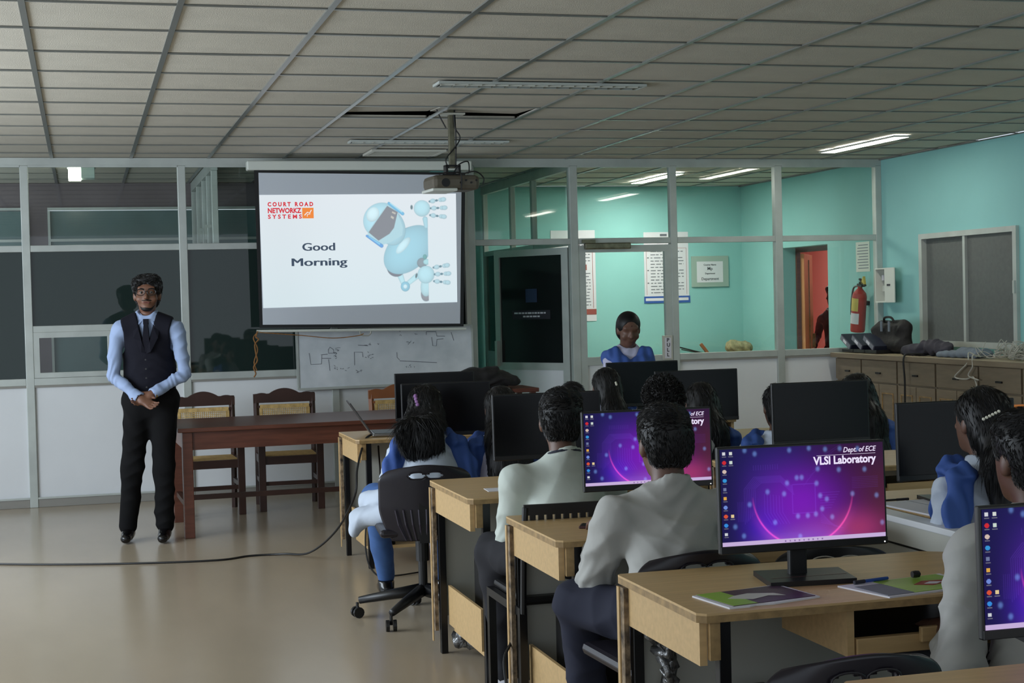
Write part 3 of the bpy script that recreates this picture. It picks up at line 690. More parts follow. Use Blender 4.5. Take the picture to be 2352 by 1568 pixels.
# ------------------------------------------------------------------ computer desks
DG = 'beech topped computer desks'
def make_desk(Wd, D, label, loc, tray=True, cpu=True, name='computer_desk'):
    """origin at the near left corner on the floor"""
    t = thing(name, label, 'desk', loc, 0, DG); H = .755
    c = .05; pts = [(0, c*.4), (c*.4, 0), (Wd-c*.4, 0), (Wd, c*.4), (Wd, D-c), (Wd-c*1.6, D), (0.01, D), (0, D-.01)]
    MB().prism(pts, H-.006, H, 'z').obj('desktop', 'wood', t)
    MB().prism(pts, H-.024, H-.006, 'z').obj('desktop_edge', 'edge', t)
    box('side_apron', (.012, .032, .03, D-.02, H-.135, H-.024), 'wood', t)
    box('side_apron', (Wd-.032, Wd-.012, .03, D-.02, H-.135, H-.024), 'wood', t)
    box('apron_end', (.033, .06, .012, .03, H-.12, H-.024), 'edge', t)
    for x in (.062, Wd-.10): box('leg', (x, x+.032, .025, .055, 0, H-.024), 'blacksteel', t, .002)
    for x in (.02, Wd-.062): box('rear_leg', (x, x+.03, D-.075, D-.045, 0, H-.135), 'blacksteel', t, .002)
    box('chipped_panel', (-.002, .014, D-.06, D-.015, .10, H-.03), 'wood_end', t); box('panel_lip', (-.006, -.002, D-.03, D-.012, .05, H-.03), 'wood', t)
    box('back_panel', (.05, Wd-.07, D-.04, D-.028, .16, H-.024), 'greysteel', t)
    box('end_board', (.055, .067, .06, D-.08, .13, .30), 'wood', t)
    box('foot_shelf', (.075, Wd-.11, .10, D-.09, .10, .118), 'wood', t)
    if tray:
        box('drawer_side', (.42, .44, .04, .42, H-.15, H-.024), 'wood', t)
        MB().box(.445, Wd-.105, .06, .45, H-.125, H-.107).obj('keyboard_tray', 'black', t)
        box('tray_lip', (.445, Wd-.105, .035, .058, H-.15, H-.105), 'wood', t, .003)
        box('tray_strip', (.62, .85, .018, .034, H-.125, H-.085), 'wood', t, .003)
    return t
def make_pc(loc, label, d=.38):
    t = thing('computer_tower', label, 'computer', loc, 0, 'tower computers on the desk shelves')
    box('case', (0, .10, 0, d, 0, .32), 'black', t, .006)
    box('front_bezel', (.004, .096, -.012, 0, .004, .316), 'blackgloss', t, .004)
    box('drive_slot', (.015, .085, -.015, -.011, .24, .255), 'greysteel', t)
    MB().lathe([(.001, 0), (.008, 0), (.008, -.004), (.001, -.004)], 12, (.05, -.012, .20), 'y').obj('power_button', 'chrome', t)
    return t
rows = [(1.44, 2.08, .68, 'beech computer desk in the bottom right corner, nearest the camera', 1.06),
        (1.43, 3.47, .60, 'beech computer desk with two magazines on it', 1.04),
        (1.455, 4.71, .63, 'beech computer desk between the two men in pale shirts', 1.03),
        (1.45, 5.87, .71, 'beech computer desk with a white paper at its left end', 1.03),
        (1.86, 7.72, .60, 'beech computer desk hidden behind the girl on the swivel chair', 1.0),
        (1.50, 8.74, .62, 'beech computer desk carrying the open laptop', 1.03)]
for i, (x, y, D, lab, Wd) in enumerate(rows):
    make_desk(Wd, D, lab, (x, y, 0))
    make_pc((x+.14 if i != 1 else x+.30, y+.12, .118), 'black tower computer under the ' + lab.replace('beech computer ', ''), .38)
rowsB = [(2.79, 4.66, .70, 'right hand desk with a white notebook, beside the low divider', 1.05),
         (2.85, 6.15, .60, 'right hand desk under the large dark centre monitor', 1.05),
         (2.85, 7.65, .60, 'right hand desk under the monitor before the white wall panel', 1.05),
         (2.95, 9.0, .60, 'farthest right hand desk in front of the girl facing the camera', 1.05)]
for i, (x, y, D, lab, Wd) in enumerate(rowsB): make_desk(Wd, D, lab, (x, y, 0))
# low divider
dv = thing('low_divider', 'grey low divider with a pale top strip right of the lit monitor', 'divider', (2.70, 3.75, 0), 0)
box('panel', (0, .02, 0, 1.62, .02, .66), 'greysteel', dv)
box('upper_band', (-.012, .03, 0, 1.62, .665, .735), 'greysteel', dv)
box('groove', (-.003, .022, 0, 1.62, .655, .665), 'black', dv)
box('top_strip', (-.02, .06, 0, 1.62, .735, .757), 'panel', dv, .003)
for y in (.03, 1.55): box('foot', (-.01, .03, y, y+.04, 0, .02), 'black', dv)

MT['maroon_p'] = mat('maroon phone case', (70,40,44), .4)
make_desk(1.05, .60, 'far right desk by the cabinets with an orange case on it', (5.30, 8.12, 0))
MT['orangecase'] = mat('orange pencil case cloth', (220,130,60), .6)
oc = thing('pencil_case', 'orange pencil case on the far right desk by the cabinets', 'pencil case', (5.62, 8.56, .755))
box('case_body', (0, .24, 0, .08, 0, .035), 'orangecase', oc, .012); box('zip', (.02, .22, .036, .044, .035, .037), 'maroon_p', oc)
# ------------------------------------------------------------------ desktop picture raster
nx, ny = 440, 248
u, v = np.meshgrid((np.arange(nx)+.5)/nx, (np.arange(ny)+.5)/ny)
def g(cx, cy, sx, sy): return np.exp(-(((u-cx)/sx)**2+((v-cy)/sy)**2))[..., None]
def c3(c): return np.array(s2l(c))
D_ = np.zeros((ny, nx, 3)); D_[:] = c3((36,34,84))
def mixc(col, w_):
    global D_
    D_ = D_*(1-w_)+c3(col)*w_
mixc((74,26,66), np.clip((u-.45)/.4, 0, 1)[..., None]*.9); mixc((84,42,58), np.clip((u-.72)/.25, 0, 1)[..., None]*.8)
mixc((52,42,140), g(.3, .45, .22, .4)*.8); mixc((60,40,210), g(.30, .82, .16, .22)); mixc((130,34,196), g(.48, .6, .24, .36)*.95); mixc((150,60,190), g(.62, .92, .22, .18)); mixc((170,60,110), g(.82, .9, .16, .18)*.9)
mixc((150,90,215), g(.47, 1.0, .2, .12)*.9); mixc((30,30,70), g(.98, .0, .3, .3)*.6); mixc((30,28,72), g(0, .6, .14, .9)*.7)
# circuit traces
ax = 1.78; uu = u*ax
tr = np.zeros((ny, nx))
def seg(x0, y0, x1, y1, wd=.0035, s_=1.0):
    global tr
    x0 *= ax; x1 *= ax; dx, dy = x1-x0, y1-y0; t = np.clip(((uu-x0)*dx+(v-y0)*dy)/(dx*dx+dy*dy+1e-9), 0, 1)
    d = np.hypot(uu-x0-t*dx, v-y0-t*dy); tr = np.maximum(tr, s_*np.clip(1.3-d/wd, 0, 1))
for k in range(7):
    o = .018*k
    seg(.14+o*.6, .78-o, .14+o*.6, .42, s_=.5); seg(.14+o*.6, .42, .20+o*.4, .30+o*.6, s_=.5); seg(.20+o*.4, .30+o*.6, .36, .30+o*.6, s_=.5); seg(.36, .30+o*.6, .43+o*.1, .42+o*.8, s_=.5)
    seg(.26+o, .48+o*.3, .26+o, .68, s_=.55); seg(.26+o, .68, .30+o, .80, s_=.55)
    seg(.60, .50+o*1.5, .72-o*.5, .50+o*1.5, s_=.5); seg(.60, .70+o, .68+o*.5, .86+o*.2, s_=.45); seg(.80, .36+o, .96, .36+o, s_=.3)
    seg(.10+.01*k, .55, .10+.01*k, .75, s_=.35); seg(.5+.02*k, .42-.05*k, .56+.03*k, .30-.05*k, s_=.3); seg(.35, .90+.012*k, .46, .90+.012*k, s_=.3)
for k in range(11): seg(.20+.0145*k, .18, .20+.0145*k, .23, .003, .5)
for a, b, c_, d_ in ((.43,.40,.57,.40),(.43,.40,.43,.70),(.57,.40,.57,.70),(.43,.70,.57,.70)): seg(a, b, c_, d_, .006, .6)
D_ = D_+tr[..., None]*c3((120,80,220))*.30
r_ = np.hypot((u-.495)*ax, v-.49); arc = np.exp(-((r_-.543)/.009)**2)*np.clip((v-.5)*3.5, 0, 1)
D_ = D_+arc[..., None]*(c3((230,70,140))*.9); D_ = D_+(np.exp(-((r_-.56)/.05)**2)*np.clip((v-.62)*2, 0, 1)*.3)[..., None]*c3((220,80,170))
for cx, cy in [(.15,.02),(.21,.06),(.42,.04),(.54,.03),(.64,.05),(.73,.05),(.84,.06),(.46,.33),(.49,.33),(.59,.25),(.72,.27),(.88,.28),(.28,.46),(.38,.49),(.40,.38),(.17,.58),(.58,.40),(.60,.53),(.64,.57),(.80,.53),(.95,.56),(.46,.73),(.52,.73),(.61,.67),(.67,.76),(.08,.80),(.13,.90),(.32,.78),(.47,.94),(.98,.85),(.57,.72)]:
    D_ = D_+(np.exp(-(((u-cx)*ax/.022)**2+((v-cy)/.026)**2)**1.5)*.55)[..., None]*c3((110,150,215))
# icons
def icon(cx, cy, col, rx=.012, ry=.020, shp=0):
    global D_
    m_ = (np.clip(1.3-np.hypot((u-cx)/rx, (v-cy)/ry), 0, 1) > .3) if shp == 0 else ((abs(u-cx) < rx*.75) & (abs(v-cy) < ry*.8))
    D_ = np.where(m_[..., None], c3(col), D_)
    m_ = (abs(u-cx) < rx*1.1) & (abs(v-cy-ry*1.6) < .004); D_ = np.where(m_[..., None], D_*.5+c3((180,180,190))*.4, D_)
for k, (col, sp_) in enumerate([((225,225,235),1),((220,50,60),0),((225,200,190),0),((60,160,230),0),((120,130,170),1),((235,180,80),1),((120,150,230),0),((230,90,60),0),((60,150,235),0),((220,225,230),1)]):
    icon(.026, .045+.092*k, col, shp=sp_)
for k, (row, col) in enumerate([(0,(225,230,225)),(1,(215,230,220)),(7,(240,215,160))]): icon(.066, .045+.092*row, col, shp=1)
tb = v > .955; D_ = np.where(tb[..., None], c3((214,190,236)), D_)
for k in range(9):
    m_ = (abs(u-(.38+.028*k)) < .004) & (abs(v-.978) < .008); D_ = np.where(m_[..., None], c3((150,120,180)), D_)
MT['desk_img'] = emis_attr('lit desktop picture', .82)
MT['s_text'] = emis('screen white text', (235,225,250), 1.0)
# ------------------------------------------------------------------ monitors
MG = 'flat computer monitors on the desks'
MWd, MHt = .492, .287
pic = None
def make_monitor(lit, label, loc, rz=0, z0=.835, W=MWd, H=MHt, tilt=-2):
    """loc = floor point below the screen; z0 = height of the lower edge"""
    global pic
    t = thing('monitor', label, 'monitor', (loc[0], loc[1], .755), R(rz), MG)
    zb = z0-.755; rt = (R(tilt), 0, 0)
    hs = MB(); hs.bbox(-W/2, W/2, 0, .018, 0, H, .004).bbox(-W*.36, W*.36, .018, .045, .05, H-.06, .012)
    h = hs.obj('housing', 'black', t); h.location = (0, 0, zb); h.rotation_euler = rt
    bz = .007; bb = .022
    c = box('bottom_bezel', (-W/2+.002, W/2-.002, -.004, 0, .002, bb-.001), 'black', t, .001); c.location = (0, 0, zb); c.rotation_euler = rt
    if lit:
        if pic is None: pic = raster_mesh('desktop_picture', D_, ((-W/2+bz, -.0015, H-bz), (W/2-bz, -.0015, H-bz), (W/2-bz, -.0015, bb), (-W/2+bz, -.0015, bb)), MT['desk_img'])
        s_ = link('lit_screen', pic, t, (0, 0, zb), rt); s_['label'] = 'lit purple circuit desktop reading VLSI Laboratory'
        text('screen_text', 'VLSI Laboratory', .0300, 's_text', s_, (W/2-.030, -.002, H-.060), bold=.0010, align='RIGHT', sx=.93, depth=.0001)
        text('screen_text', 'Dept. of ECE', .0195, 's_text', s_, (W/2-.030, -.002, H-.030), bold=.0002, shear=.25, align='RIGHT', sx=.93, depth=.0001)
        box('screen_rule', (W/2-.205, W/2-.030, -.002, -.0018, H-.0365, H-.0357), 's_text', s_)
        p_ = MB().lathe([(.0005, 0), (.002, 0), (.002, -.001), (.0005, -.001)], 8, (W/2-.012, -.0045, .008), 'y').obj('power_light', emis('white power light', (255,255,255), 1.5), t); p_.location = (0, 0, zb); p_.rotation_euler = rt
    else:
        s_ = box('dark_screen', (-W/2+bz, W/2-bz, -.0015, 0, bb, H-bz), 'blackgloss', t); s_.location = (0, 0, zb); s_.rotation_euler = rt
    box('stand_neck', (-.026, .026, .045, .065, .008, zb+H*.55), 'black', t, .004)
    box('base_strip', (-.10, .12, .0, .006, .014, .0146), 'maroon_p' if lit else 'blacksteel', t) if 'maroon_p' in MT else None
    box('stand_mount', (-.04, .04, .03, .05, zb+H*.35, zb+H*.6), 'black', t, .004)
    MB().prism([(-.125, -.05), (.115, -.07), (.145, .10), (-.095, .135)], .0, .014, 'z').obj('stand_base', 'black', t)
    return t
mon = [(1, 1.862, 3.76, .842, 'large lit monitor on the magazine desk, desktop fully visible'),
       (1, 1.945, 5.16, .845, 'lit monitor behind the man in the grey shirt, its title half covered'),
       (0, 1.935, 6.36, .845, 'dark monitor in front of the man in the pale green shirt'),
       (0, 1.87, 8.0, .82, 'dark monitor in front of the girl on the swivel chair, mirroring her'),
       (0, 2.035, 9.0, .83, 'dark monitor whose top edge shows above another, nearest the whiteboard'),
       (1, 2.075, 2.86, .782, 'lit monitor cut off by the right edge of the photo'),
       (0, 3.09, 4.98, .84, 'dark monitor left of the girl with a pearl hair clip'),
       (0, 3.275, 6.42, .84, 'large dark monitor in the centre, above the lit desktop'),
       (0, 3.275, 7.90, .84, 'dark monitor standing against the white lower wall panels'),
       (0, 3.45, 9.22, .84, 'grey sheen monitor directly in front of the girl facing the camera')]
for lit, x, y, z0, lab in mon: make_monitor(lit, lab, (x, y), (-1.2 if lit else 0) if y < 8 else 1, z0)

# ------------------------------------------------------------------ laptop, papers, magazines and small things
MT['greylid'] = mat('dark grey laptop lid', (64,62,62), .4)
lt = thing('laptop', 'open silver laptop on the front left desk, seen from the side', 'laptop', (1.745, 9.0, .755), R(84))
box('base', (-.16, .16, -.11, .11, .004, .02), 'chrome', lt, .004); 
box('keyboard', (-.14, .14, -.03, .095, .020, .022), 'black', lt)
l_ = box('lid', (-.16, .16, -.005, .005, 0, .225), 'greylid', lt, .003); l_.location = (0, .112, .018); l_.rotation_euler = (R(-34), 0, 0)
l_ = box('lit_panel', (-.15, .15, -.006, -.0045, .012, .21), 'desk_lp', lt) if 'desk_lp' in MT else None
for k, x in enumerate((-.13, .13)): box('foot', (x-.01, x+.01, -.09, .09, 0, .004), 'black', lt)
tag(MB().tube(catmull([(1.63,8.93,.77),(1.56,8.8,.74),(1.49,8.66,.60),(1.46,8.6,.45),(1.40,8.9,.22),(1.28,9.2,.05),(1.15,9.45,.012),(.95,9.5,.006),(.75,9.42,.006),(.3,9.50,.006),(-.3,9.72,.006),(-1.0,10.1,.006)], 8), .0065, 6).obj('power_cable', 'cable'),
    'black cable running from the laptop across the floor to the left', 'cable')
tag(MB().tube(catmull([(1.66,8.9,.70),(1.62,8.68,.5),(1.53,8.62,.3),(1.52,8.60,.1),(1.56,8.5,.008),(1.66,8.45,.008),(1.8,8.5,.008)], 8), .005, 6).obj('power_cable', 'cable'),
    'thin cable looping down under the laptop desk', 'cable')
def sheet(name, label, cat, loc, rz, wd, dp, mt, th=.002, parts=()):
    t = thing(name, label, cat, loc, R(rz))
    box('pages', (0, wd, 0, dp, 0, th), 'paper', t)
    for n, b, m_ in parts: box(n, b, m_, t)
    return t
sheet('paper_sheet', 'blank white paper on the desk behind the swivel chair', 'paper', (1.58, 6.05, .755), -4, .16, .11, 'paper')
mg = thing('magazine', 'purple and lime magazine at the front edge of the desk', 'magazine', (1.53, 3.49, .755), R(10))
MB().prism([(.0, .19), (-.005, .01), (.05, .004), (.075, .012), (.12, .0), (.27, .01), (.275, .20)], 0, .004, 'z').obj('pages', 'paper', mg)
box('cover', (.012, .262, .018, .188, .004, .0055), 'magenta', mg); box('cover_panel', (.012, .085, .018, .188, .0055, .006), 'lime', mg)
MB().prism([(.05,.10),(.10,.06),(.16,.08),(.20,.06),(.19,.10),(.13,.13),(.08,.12)], .006, .0065, 'z').obj('cover_figure', 'greysteel', mg)
mg2 = thing('magazine', 'bright lime green magazine right of the monitor stand', 'magazine', (1.95, 3.47, .755), R(9))
MB().prism([(-.02, .19), (.0, .0), (.30, .0), (.32, .19)], 0, .004, 'z').obj('pages', 'paper', mg2)
box('cover', (.09, .30, .012, .182, .004, .0055), 'lime', mg2)
box('cover_strip', (.004, .088, .012, .150, .004, .0055), 'smudge', mg2)
MB().prism([(.15,.09),(.19,.06),(.26,.08),(.29,.10),(.24,.11),(.2,.12)], .0055, .0065, 'z').obj('cover_figure', 'redin', mg2)
MB().prism([(.18,.085),(.21,.07),(.24,.085),(.21,.10)], .0065, .007, 'z').obj('cover_figure_light', 'paper', mg2)
pn = thing('pen', 'blue ballpoint pen lying on the lime magazine', 'pen', (2.02, 3.665, .765), R(12))
MB().lathe([(.002,-.06),(.0045,-.05),(.0045,.03),(.004,.04)], 10, axis='x').obj('barrel', 'bluein', pn)
MB().lathe([(.0052,-.075),(.0052,-.04)], 10, axis='x').obj('cap', 'ink', pn)
mk = thing('marker_cap', 'small black marker cap on the lime magazine', 'cap', (2.135, 3.66, .772), 0)
MB().lathe([(.009,-.01),(.01,0),(.009,.01)], 12, axis='x').obj('cap_body', 'black', mk)
MB().lathe([(.004,.009),(.004,.014)], 10, axis='x').obj('cap_tip', 'black', mk)
ph = thing('phone', 'dark maroon phone at the elbow of the man in the grey shirt', 'phone', (1.60, 4.93, .755), R(-25))
MT['maroon_p'] = mat('maroon phone case', (70,40,44), .4)
box('case', (0, .15, 0, .075, 0, .009), 'maroon_p', ph, .003); box('glass', (.006, .144, .006, .069, .009, .0098), 'blackgloss', ph)
nb = sheet('notebook', 'open white notebook beside the low divider', 'notebook', (2.80, 4.68, .755), 3, .26, .36, 'paper', .006, [('page_fold', (.128, .132, 0, .36, .006, .0065), 'smudge')])
kb = thing('keyboard', 'black keyboard on the right hand desk by the girl with the clip', 'keyboard', (3.0, 4.90, .755), R(-12))
box('body', (0, .38, 0, .13, 0, .016), 'black', kb, .004); box('key_field', (.01, .37, .01, .12, .016, .021), 'blacksteel', kb, .002)
pn2 = thing('pen', 'black pen lying beside the open notebook', 'pen', (2.87, 5.08, .761), R(0))
MB().lathe([(.001,-.07),(.004,-.06),(.004,.06),(.003,.065)], 10, axis='x').obj('barrel', 'black', pn2)
MB().lathe([(.0048,.02),(.0048,.07)], 10, axis='x').obj('cap', 'ink', pn2)

# ------------------------------------------------------------------ office chairs
def shell_back(t, W=.42, H=.40, z0=.46, y=-.22, mt='purpleblack', ribs=True, holes=True, thick=.012):
    """curved plastic back; local chair faces +y, back is at -y; two oval grip holes as real openings"""
    n, m_ = 48, 40; vs = []; keep = {}
    def pt(i, j, off):
        a = -1+2*i/n; b = j/m_
        hw = W/2*(1-.28*max(0, (.45-b)/.45)**1.5)*(1 if b < .8 else (1-((b-.8)/.2)**2.6*.22))
        return (a*hw, y-off-.02*b+.05*a*a, z0+H*b-.03*(a*a)*(b > .7)*(b-.7)/.3)
    grid = [[pt(i, j, 0) for i in range(n+1)] for j in range(m_+1)]
    fs = []
    def hole(i, j):
        if not holes: return False
        a = -1+2*(i+.5)/n; b = (j+.5)/m_
        return any(((a*W/2-cx)/.038)**2+(((b-1)*H+.05)/.0135)**2 < 1 for cx in (-.042, .042))
    for j in range(m_):
        for i in range(n):
            if not hole(i, j): q = j*(n+1)+i; fs.append((q, q+1, q+n+2, q+n+1))
    me = bpy.data.meshes.new('backrest'); me.from_pydata([p for r in grid for p in r], [], fs); me.materials.append(MT[mt]); me.update()
    me.polygons.foreach_set('use_smooth', [True]*len(me.polygons))
    o = link('backrest', me, t); md = o.modifiers.new('thick', 'SOLIDIFY'); md.thickness = thick; md.offset = 0
    if ribs:
        for k in range(9):
            x = -.14+.28*k/8
            MB().tube([(x*1.05, y-.012+.3*x*x, z0+.15), (x*.95, y-.018+.3*x*x, z0+.08), (x*.7, y-.006+.3*x*x, z0+.005)], .0055, 6).obj('rib', 'ribgloss', t)
    rim = [Vector(p) for p in grid[m_][2:-2]]
    if holes:
        for cx in (-.042, .042):
            MB().tube([(cx+.041*math.cos(q), y-.006-.02*.88, z0+H-.05+.0165*math.sin(q)) for q in np.linspace(0, 2*PI, 19)], .0028, 6).obj('grip_hole_rim', 'chrome' if mt == 'black' else mt, t)
    return o
def swivel(label, loc, rz, H=.36, z0=.50, W=.42, mt='purpleblack', grp='swivel chairs of the students', rb=.28):
    t = thing('swivel_chair', label, 'chair', loc, R(rz), grp)
    MB().bbox(-.22, .22, -.20, .22, .425, .465, .018).obj('seat', mt, t)
    MB().tube([(-.2, .215, .43), (0, .235, .43), (.2, .215, .43)], .008, 6).obj('seat_trim', 'baggrey', t)
    shell_back(t, W=W, H=H, z0=z0, mt=mt)
    MB().box(-.035, .035, -.235, -.215, .42, .62).box(-.035, .035, -.235, -.05, .40, .42).obj('back_bracket', 'black', t)
    MB().lathe([(.022, .13), (.022, .30)], 14).lathe([(.032, .28), (.034, .41)], 14).obj('gas_column', 'black', t, smooth=False)
    MB().box(-.10, .10, -.10, .10, .40, .425).box(-.004, .22, .0, .012, .405, .415).obj('mechanism', 'blacksteel', t)
    for k in range(5):
        a = 2*PI*k/5+.35; c, s_ = math.cos(a), math.sin(a); g_ = MB()
        g_.tube([(0.02*c, .02*s_, .135), (.15*c, .15*s_, .115), ((rb-.01)*c, (rb-.01)*s_, .085)], .02, 8, rs=[.032, .026, .018])
        sp = g_.obj('base_spoke', 'black', t, smooth=True)
        cs = MB(); q = a+.6
        for d in (-.017, .017):
            cx, cy = rb*c-d*math.sin(q), rb*s_+d*math.cos(q); pr_ = []
            for e in (-.008, .008):
                for kk in range(12): th = 2*PI*kk/12; pr_.append((cx+.027*math.cos(th)*math.cos(q)-e*math.sin(q), cy+.027*math.cos(th)*math.sin(q)+e*math.cos(q), .027+.027*math.sin(th)))
            cs.add(pr_, [(i, (i+1) % 12, 12+(i+1) % 12, 12+i) for i in range(12)]+[tuple(range(11, -1, -1)), tuple(range(12, 24))])
        cs.tube([(rb*c, rb*s_, .03), (rb*c, rb*s_, .075)], .008, 6)
        cs.obj('caster', 'black', sp)
    return t
swivel('swivel chair with ribbed purple black back under the girl in blue', (1.565, 7.30, 0), -6, H=.36, z0=.41, W=.44, rb=.33)
swivel('swivel chair under the man in the grey shirt', (1.70, 4.33, 0), 3, H=.36, z0=.44, W=.40)
swivel('empty swivel chair with oval grip holes at the bottom of the photo', (1.555, 3.13, 0), 2, H=.34, z0=.43, W=.43)
swivel('empty swivel chair partly hidden behind the large lit monitor', (2.34, 4.64, 0), -12, H=.32, z0=.41, W=.38, mt='black')
swivel('swivel chair under the man cut off by the right edge', (2.28, 3.16, 0), -6, H=.2, z0=.44, W=.36)
swivel('swivel chair under the girl with the pearl hair clip', (2.97, 4.36, 0), 0, H=.25, z0=.44, W=.38)
for lab, x, y in (('chair under the long haired girl beside the swivel chair girl', 2.03, 7.28), ('chair under the curly haired boy', 2.73, 6.98), ('chair under the student right of the curly haired boy', 3.13, 7.42) , ('chair under the girl at the left edge of the centre monitor', 3.31, 6.88) , ('chair under the girl whose head rises above the centre monitor', 3.83, 7.15), ('chair under the girl with a small clip in long black hair', 3.06, 8.42)):
    swivel(lab, (x, y, 0), 0, H=.22, z0=.44, W=.36)
# square tube frame chair with perforated back
def frame_chair(label, loc, rz, zs=.44):
    t = thing('frame_chair', label, 'chair', loc, R(rz), None)
    for sx in (-1, 1):
        x = sx*.22
        MB().box(x-.014, x+.014, -.23, -.2, 0, zs).obj('leg', 'blacksteel', t); MB().box(x-.014, x+.014, .2, .23, 0, zs).obj('leg', 'blacksteel', t)
        MB().box(x-.014, x+.014, -.2, .2, zs-.03, zs).obj('side_rail', 'blacksteel', t)
        MB().tube([(x, -.23, zs-.02), (x, -.25, .62), (x*.95, -.25, .80)], .012, 8).obj('back_post', 'blacksteel', t)
        MB().box(x-.012, x+.012, -.2, .2, .02, .04).obj('floor_rail', 'blacksteel', t)
    MB().bbox(-.21, .21, -.2, .22, zs, zs+.03, .012).obj('seat', 'black', t)
    n, m_ = 42, 12; vs = [(-.215+.43*i/n, -.255-.012*math.cos((i/n-.5)*PI), .66+.15*j/m_) for j in range(m_+1) for i in range(n+1)]
    fs = [(j*(n+1)+i, j*(n+1)+i+1, (j+1)*(n+1)+i+1, (j+1)*(n+1)+i) for j in range(m_) for i in range(n) if not (j in (3, 4, 7, 8) and i % 3 == 1)]
    me = bpy.data.meshes.new('perforated_back'); me.from_pydata(vs, [], fs); me.materials.append(MT['black']); o = link('perforated_back', me, t)
    md = o.modifiers.new('thick', 'SOLIDIFY'); md.thickness = .014
    return t
frame_chair('black square tube chair with perforated back under the man in green', (1.70, 5.45, 0), 0)
tag(MB().box(1.78, 2.3, 8.42, 8.46, .02, .4).box(1.78, 1.82, 8.46, 8.7, .02, .06).box(2.26, 2.3, 8.46, 8.7, .02, .06).obj('foot_rest', 'owood'), 'brown wooden foot rest under the front desks', 'foot rest') if False else None

# foil wrapped cable bundles hanging from desk legs
def bundle(label, pts, r):
    t = MB(); P = catmull(pts, 8); rs = [r*(.7+.6*random.random()) for _ in P]
    for k in range(4):
        t.tube([p+Vector((random.uniform(-r, r), random.uniform(-r, r), random.uniform(-r, r))) for p in P], r*.5, 7, rs=[q*.55 for q in rs])
    tag(t.obj('cable_bundle', 'foil', smooth=True), label, 'cables')
bundle('foil wrapped cable bundle on the floor below the third row desk', [(1.55,6.50,.08),(1.6,6.42,.07),(1.62,6.28,.12),(1.64,6.2,.16)], .035)
bundle('foil wrapped cable bundle hanging at the corner of the magazine desk', [(1.50,3.98,.60),(1.51,3.95,.66),(1.53,3.96,.55),(1.53,3.98,.40),(1.55,4.0,.30)], .026)
tag(MB().tube(catmull([(1.46,5.32,.30),(1.40,5.2,.26),(1.40,5.15,.12),(1.39,5.12,.01),(1.42,5.0,.01)], 8), .006, 6).obj('power_cable', 'cable'), 'black cable curving from the middle desk to the floor', 'cable')

# ------------------------------------------------------------------ cabinets along the teal wall
CX = 6.55; Y0, Y1 = 8.3, 12.58; CH = 1.0
wt = thing('worktop', 'long tan worktop over the drawer cabinets', 'worktop', (CX, Y0, CH-.035))
box('slab', (-.03, WX-CX-.003, 0, Y1-Y0, 0, .035), 'cabtop', wt, .004)
box('front_lip', (-.036, -.03, 0, Y1-Y0, -.006, .033), 'cabwood', wt)
cuts = [12.56, 12.08, 11.47, 10.87, 10.26, 9.70, 9.1, 8.5]
for k in range(len(cuts)-1):
    a, b = cuts[k+1], cuts[k]; wdt = b-a
    lab = ['tan drawer cabinet at the partition corner', 'second drawer cabinet from the partition', 'drawer cabinet with a black cable hanging down', 'drawer cabinet below the grey cloth bag', 'drawer cabinet below the tangle of white cable', 'drawer cabinet at the right edge of the photo', 'drawer cabinet beyond the right edge of the photo'][k]
    t = thing('drawer_cabinet', lab, 'cabinet', (CX, a, 0), 0, 'tan drawer cabinets along the teal wall')
    box('body', (.02, WX-CX-.005, .004, wdt-.004, 0, CH-.036), 'cabwood', t)
    dr_ = box('drawer', (0, .02, .012, wdt-.012, .765, CH-.05), 'cabwood', t, .003)
    box('handle', (-.014, 0, wdt/2-.04, wdt/2+.04, .835, .85), 'blacksteel', dr_, .003)
    for q, (c, d) in enumerate(((.012, wdt/2-.004), (wdt/2+.004, wdt-.012))):
        do = box('door', (0, .02, c, d, .06, .75), 'cabwood', t, .003)
        MB().box(-.006, 0, c+.05, c+.06, .14, .68).box(-.006, 0, d-.06, d-.05, .14, .68).box(-.006, 0, c+.06, d-.06, .67, .68).box(-.006, 0, c+.06, d-.06, .14, .15).obj('moulding', 'edge', do)
        box('handle', (-.02, -.006, (d-.03 if q == 0 else c+.02), (d-.02 if q == 0 else c+.03), .48, .58), 'blacksteel', do)
tag(MB().tube(catmull([(6.75,11.2,1.01),(6.56,11.25,1.02),(6.49,11.25,.99),(6.49,11.24,.8),(6.495,11.25,.55),(6.49,11.22,.2),(6.5,11.2,.01)], 8), .008, 6).obj('hanging_cable', 'cable'), 'black cable hanging over the cabinet front', 'cable')
# objects on the worktop
for k, (y, lab) in enumerate([(12.38, 'navy box file leaning at the partition end of the worktop'), (12.17, 'navy box file leaning in the middle of the three'), (11.96, 'navy box file leaning against the black bag')]):
    t = thing('box_file', lab, 'box file', (6.60, y, CH+.005), 0, 'navy box files leaning on the worktop')
    b_ = box('file_body', (0, .30, -.01, .20, .0, .055), 'folder', t, .004); b_.rotation_euler = (R(28), 0, 0); b_.location = (0, 0, .02)
    b_ = box('file_pages', (-.004, .0, .0, .19, .008, .047), 'smudge', t); b_.rotation_euler = (R(28), 0, 0); b_.location = (0, 0, .02)
    b_ = box('lower_file', (.0, .30, -.06, .14, 0, .028), 'black', t, .003)
    b_ = box('label', (-.006, -.004, .07, .13, .016, .04), 'paper', t); b_.rotation_euler = (R(28), 0, 0); b_.location = (0, 0, .02)
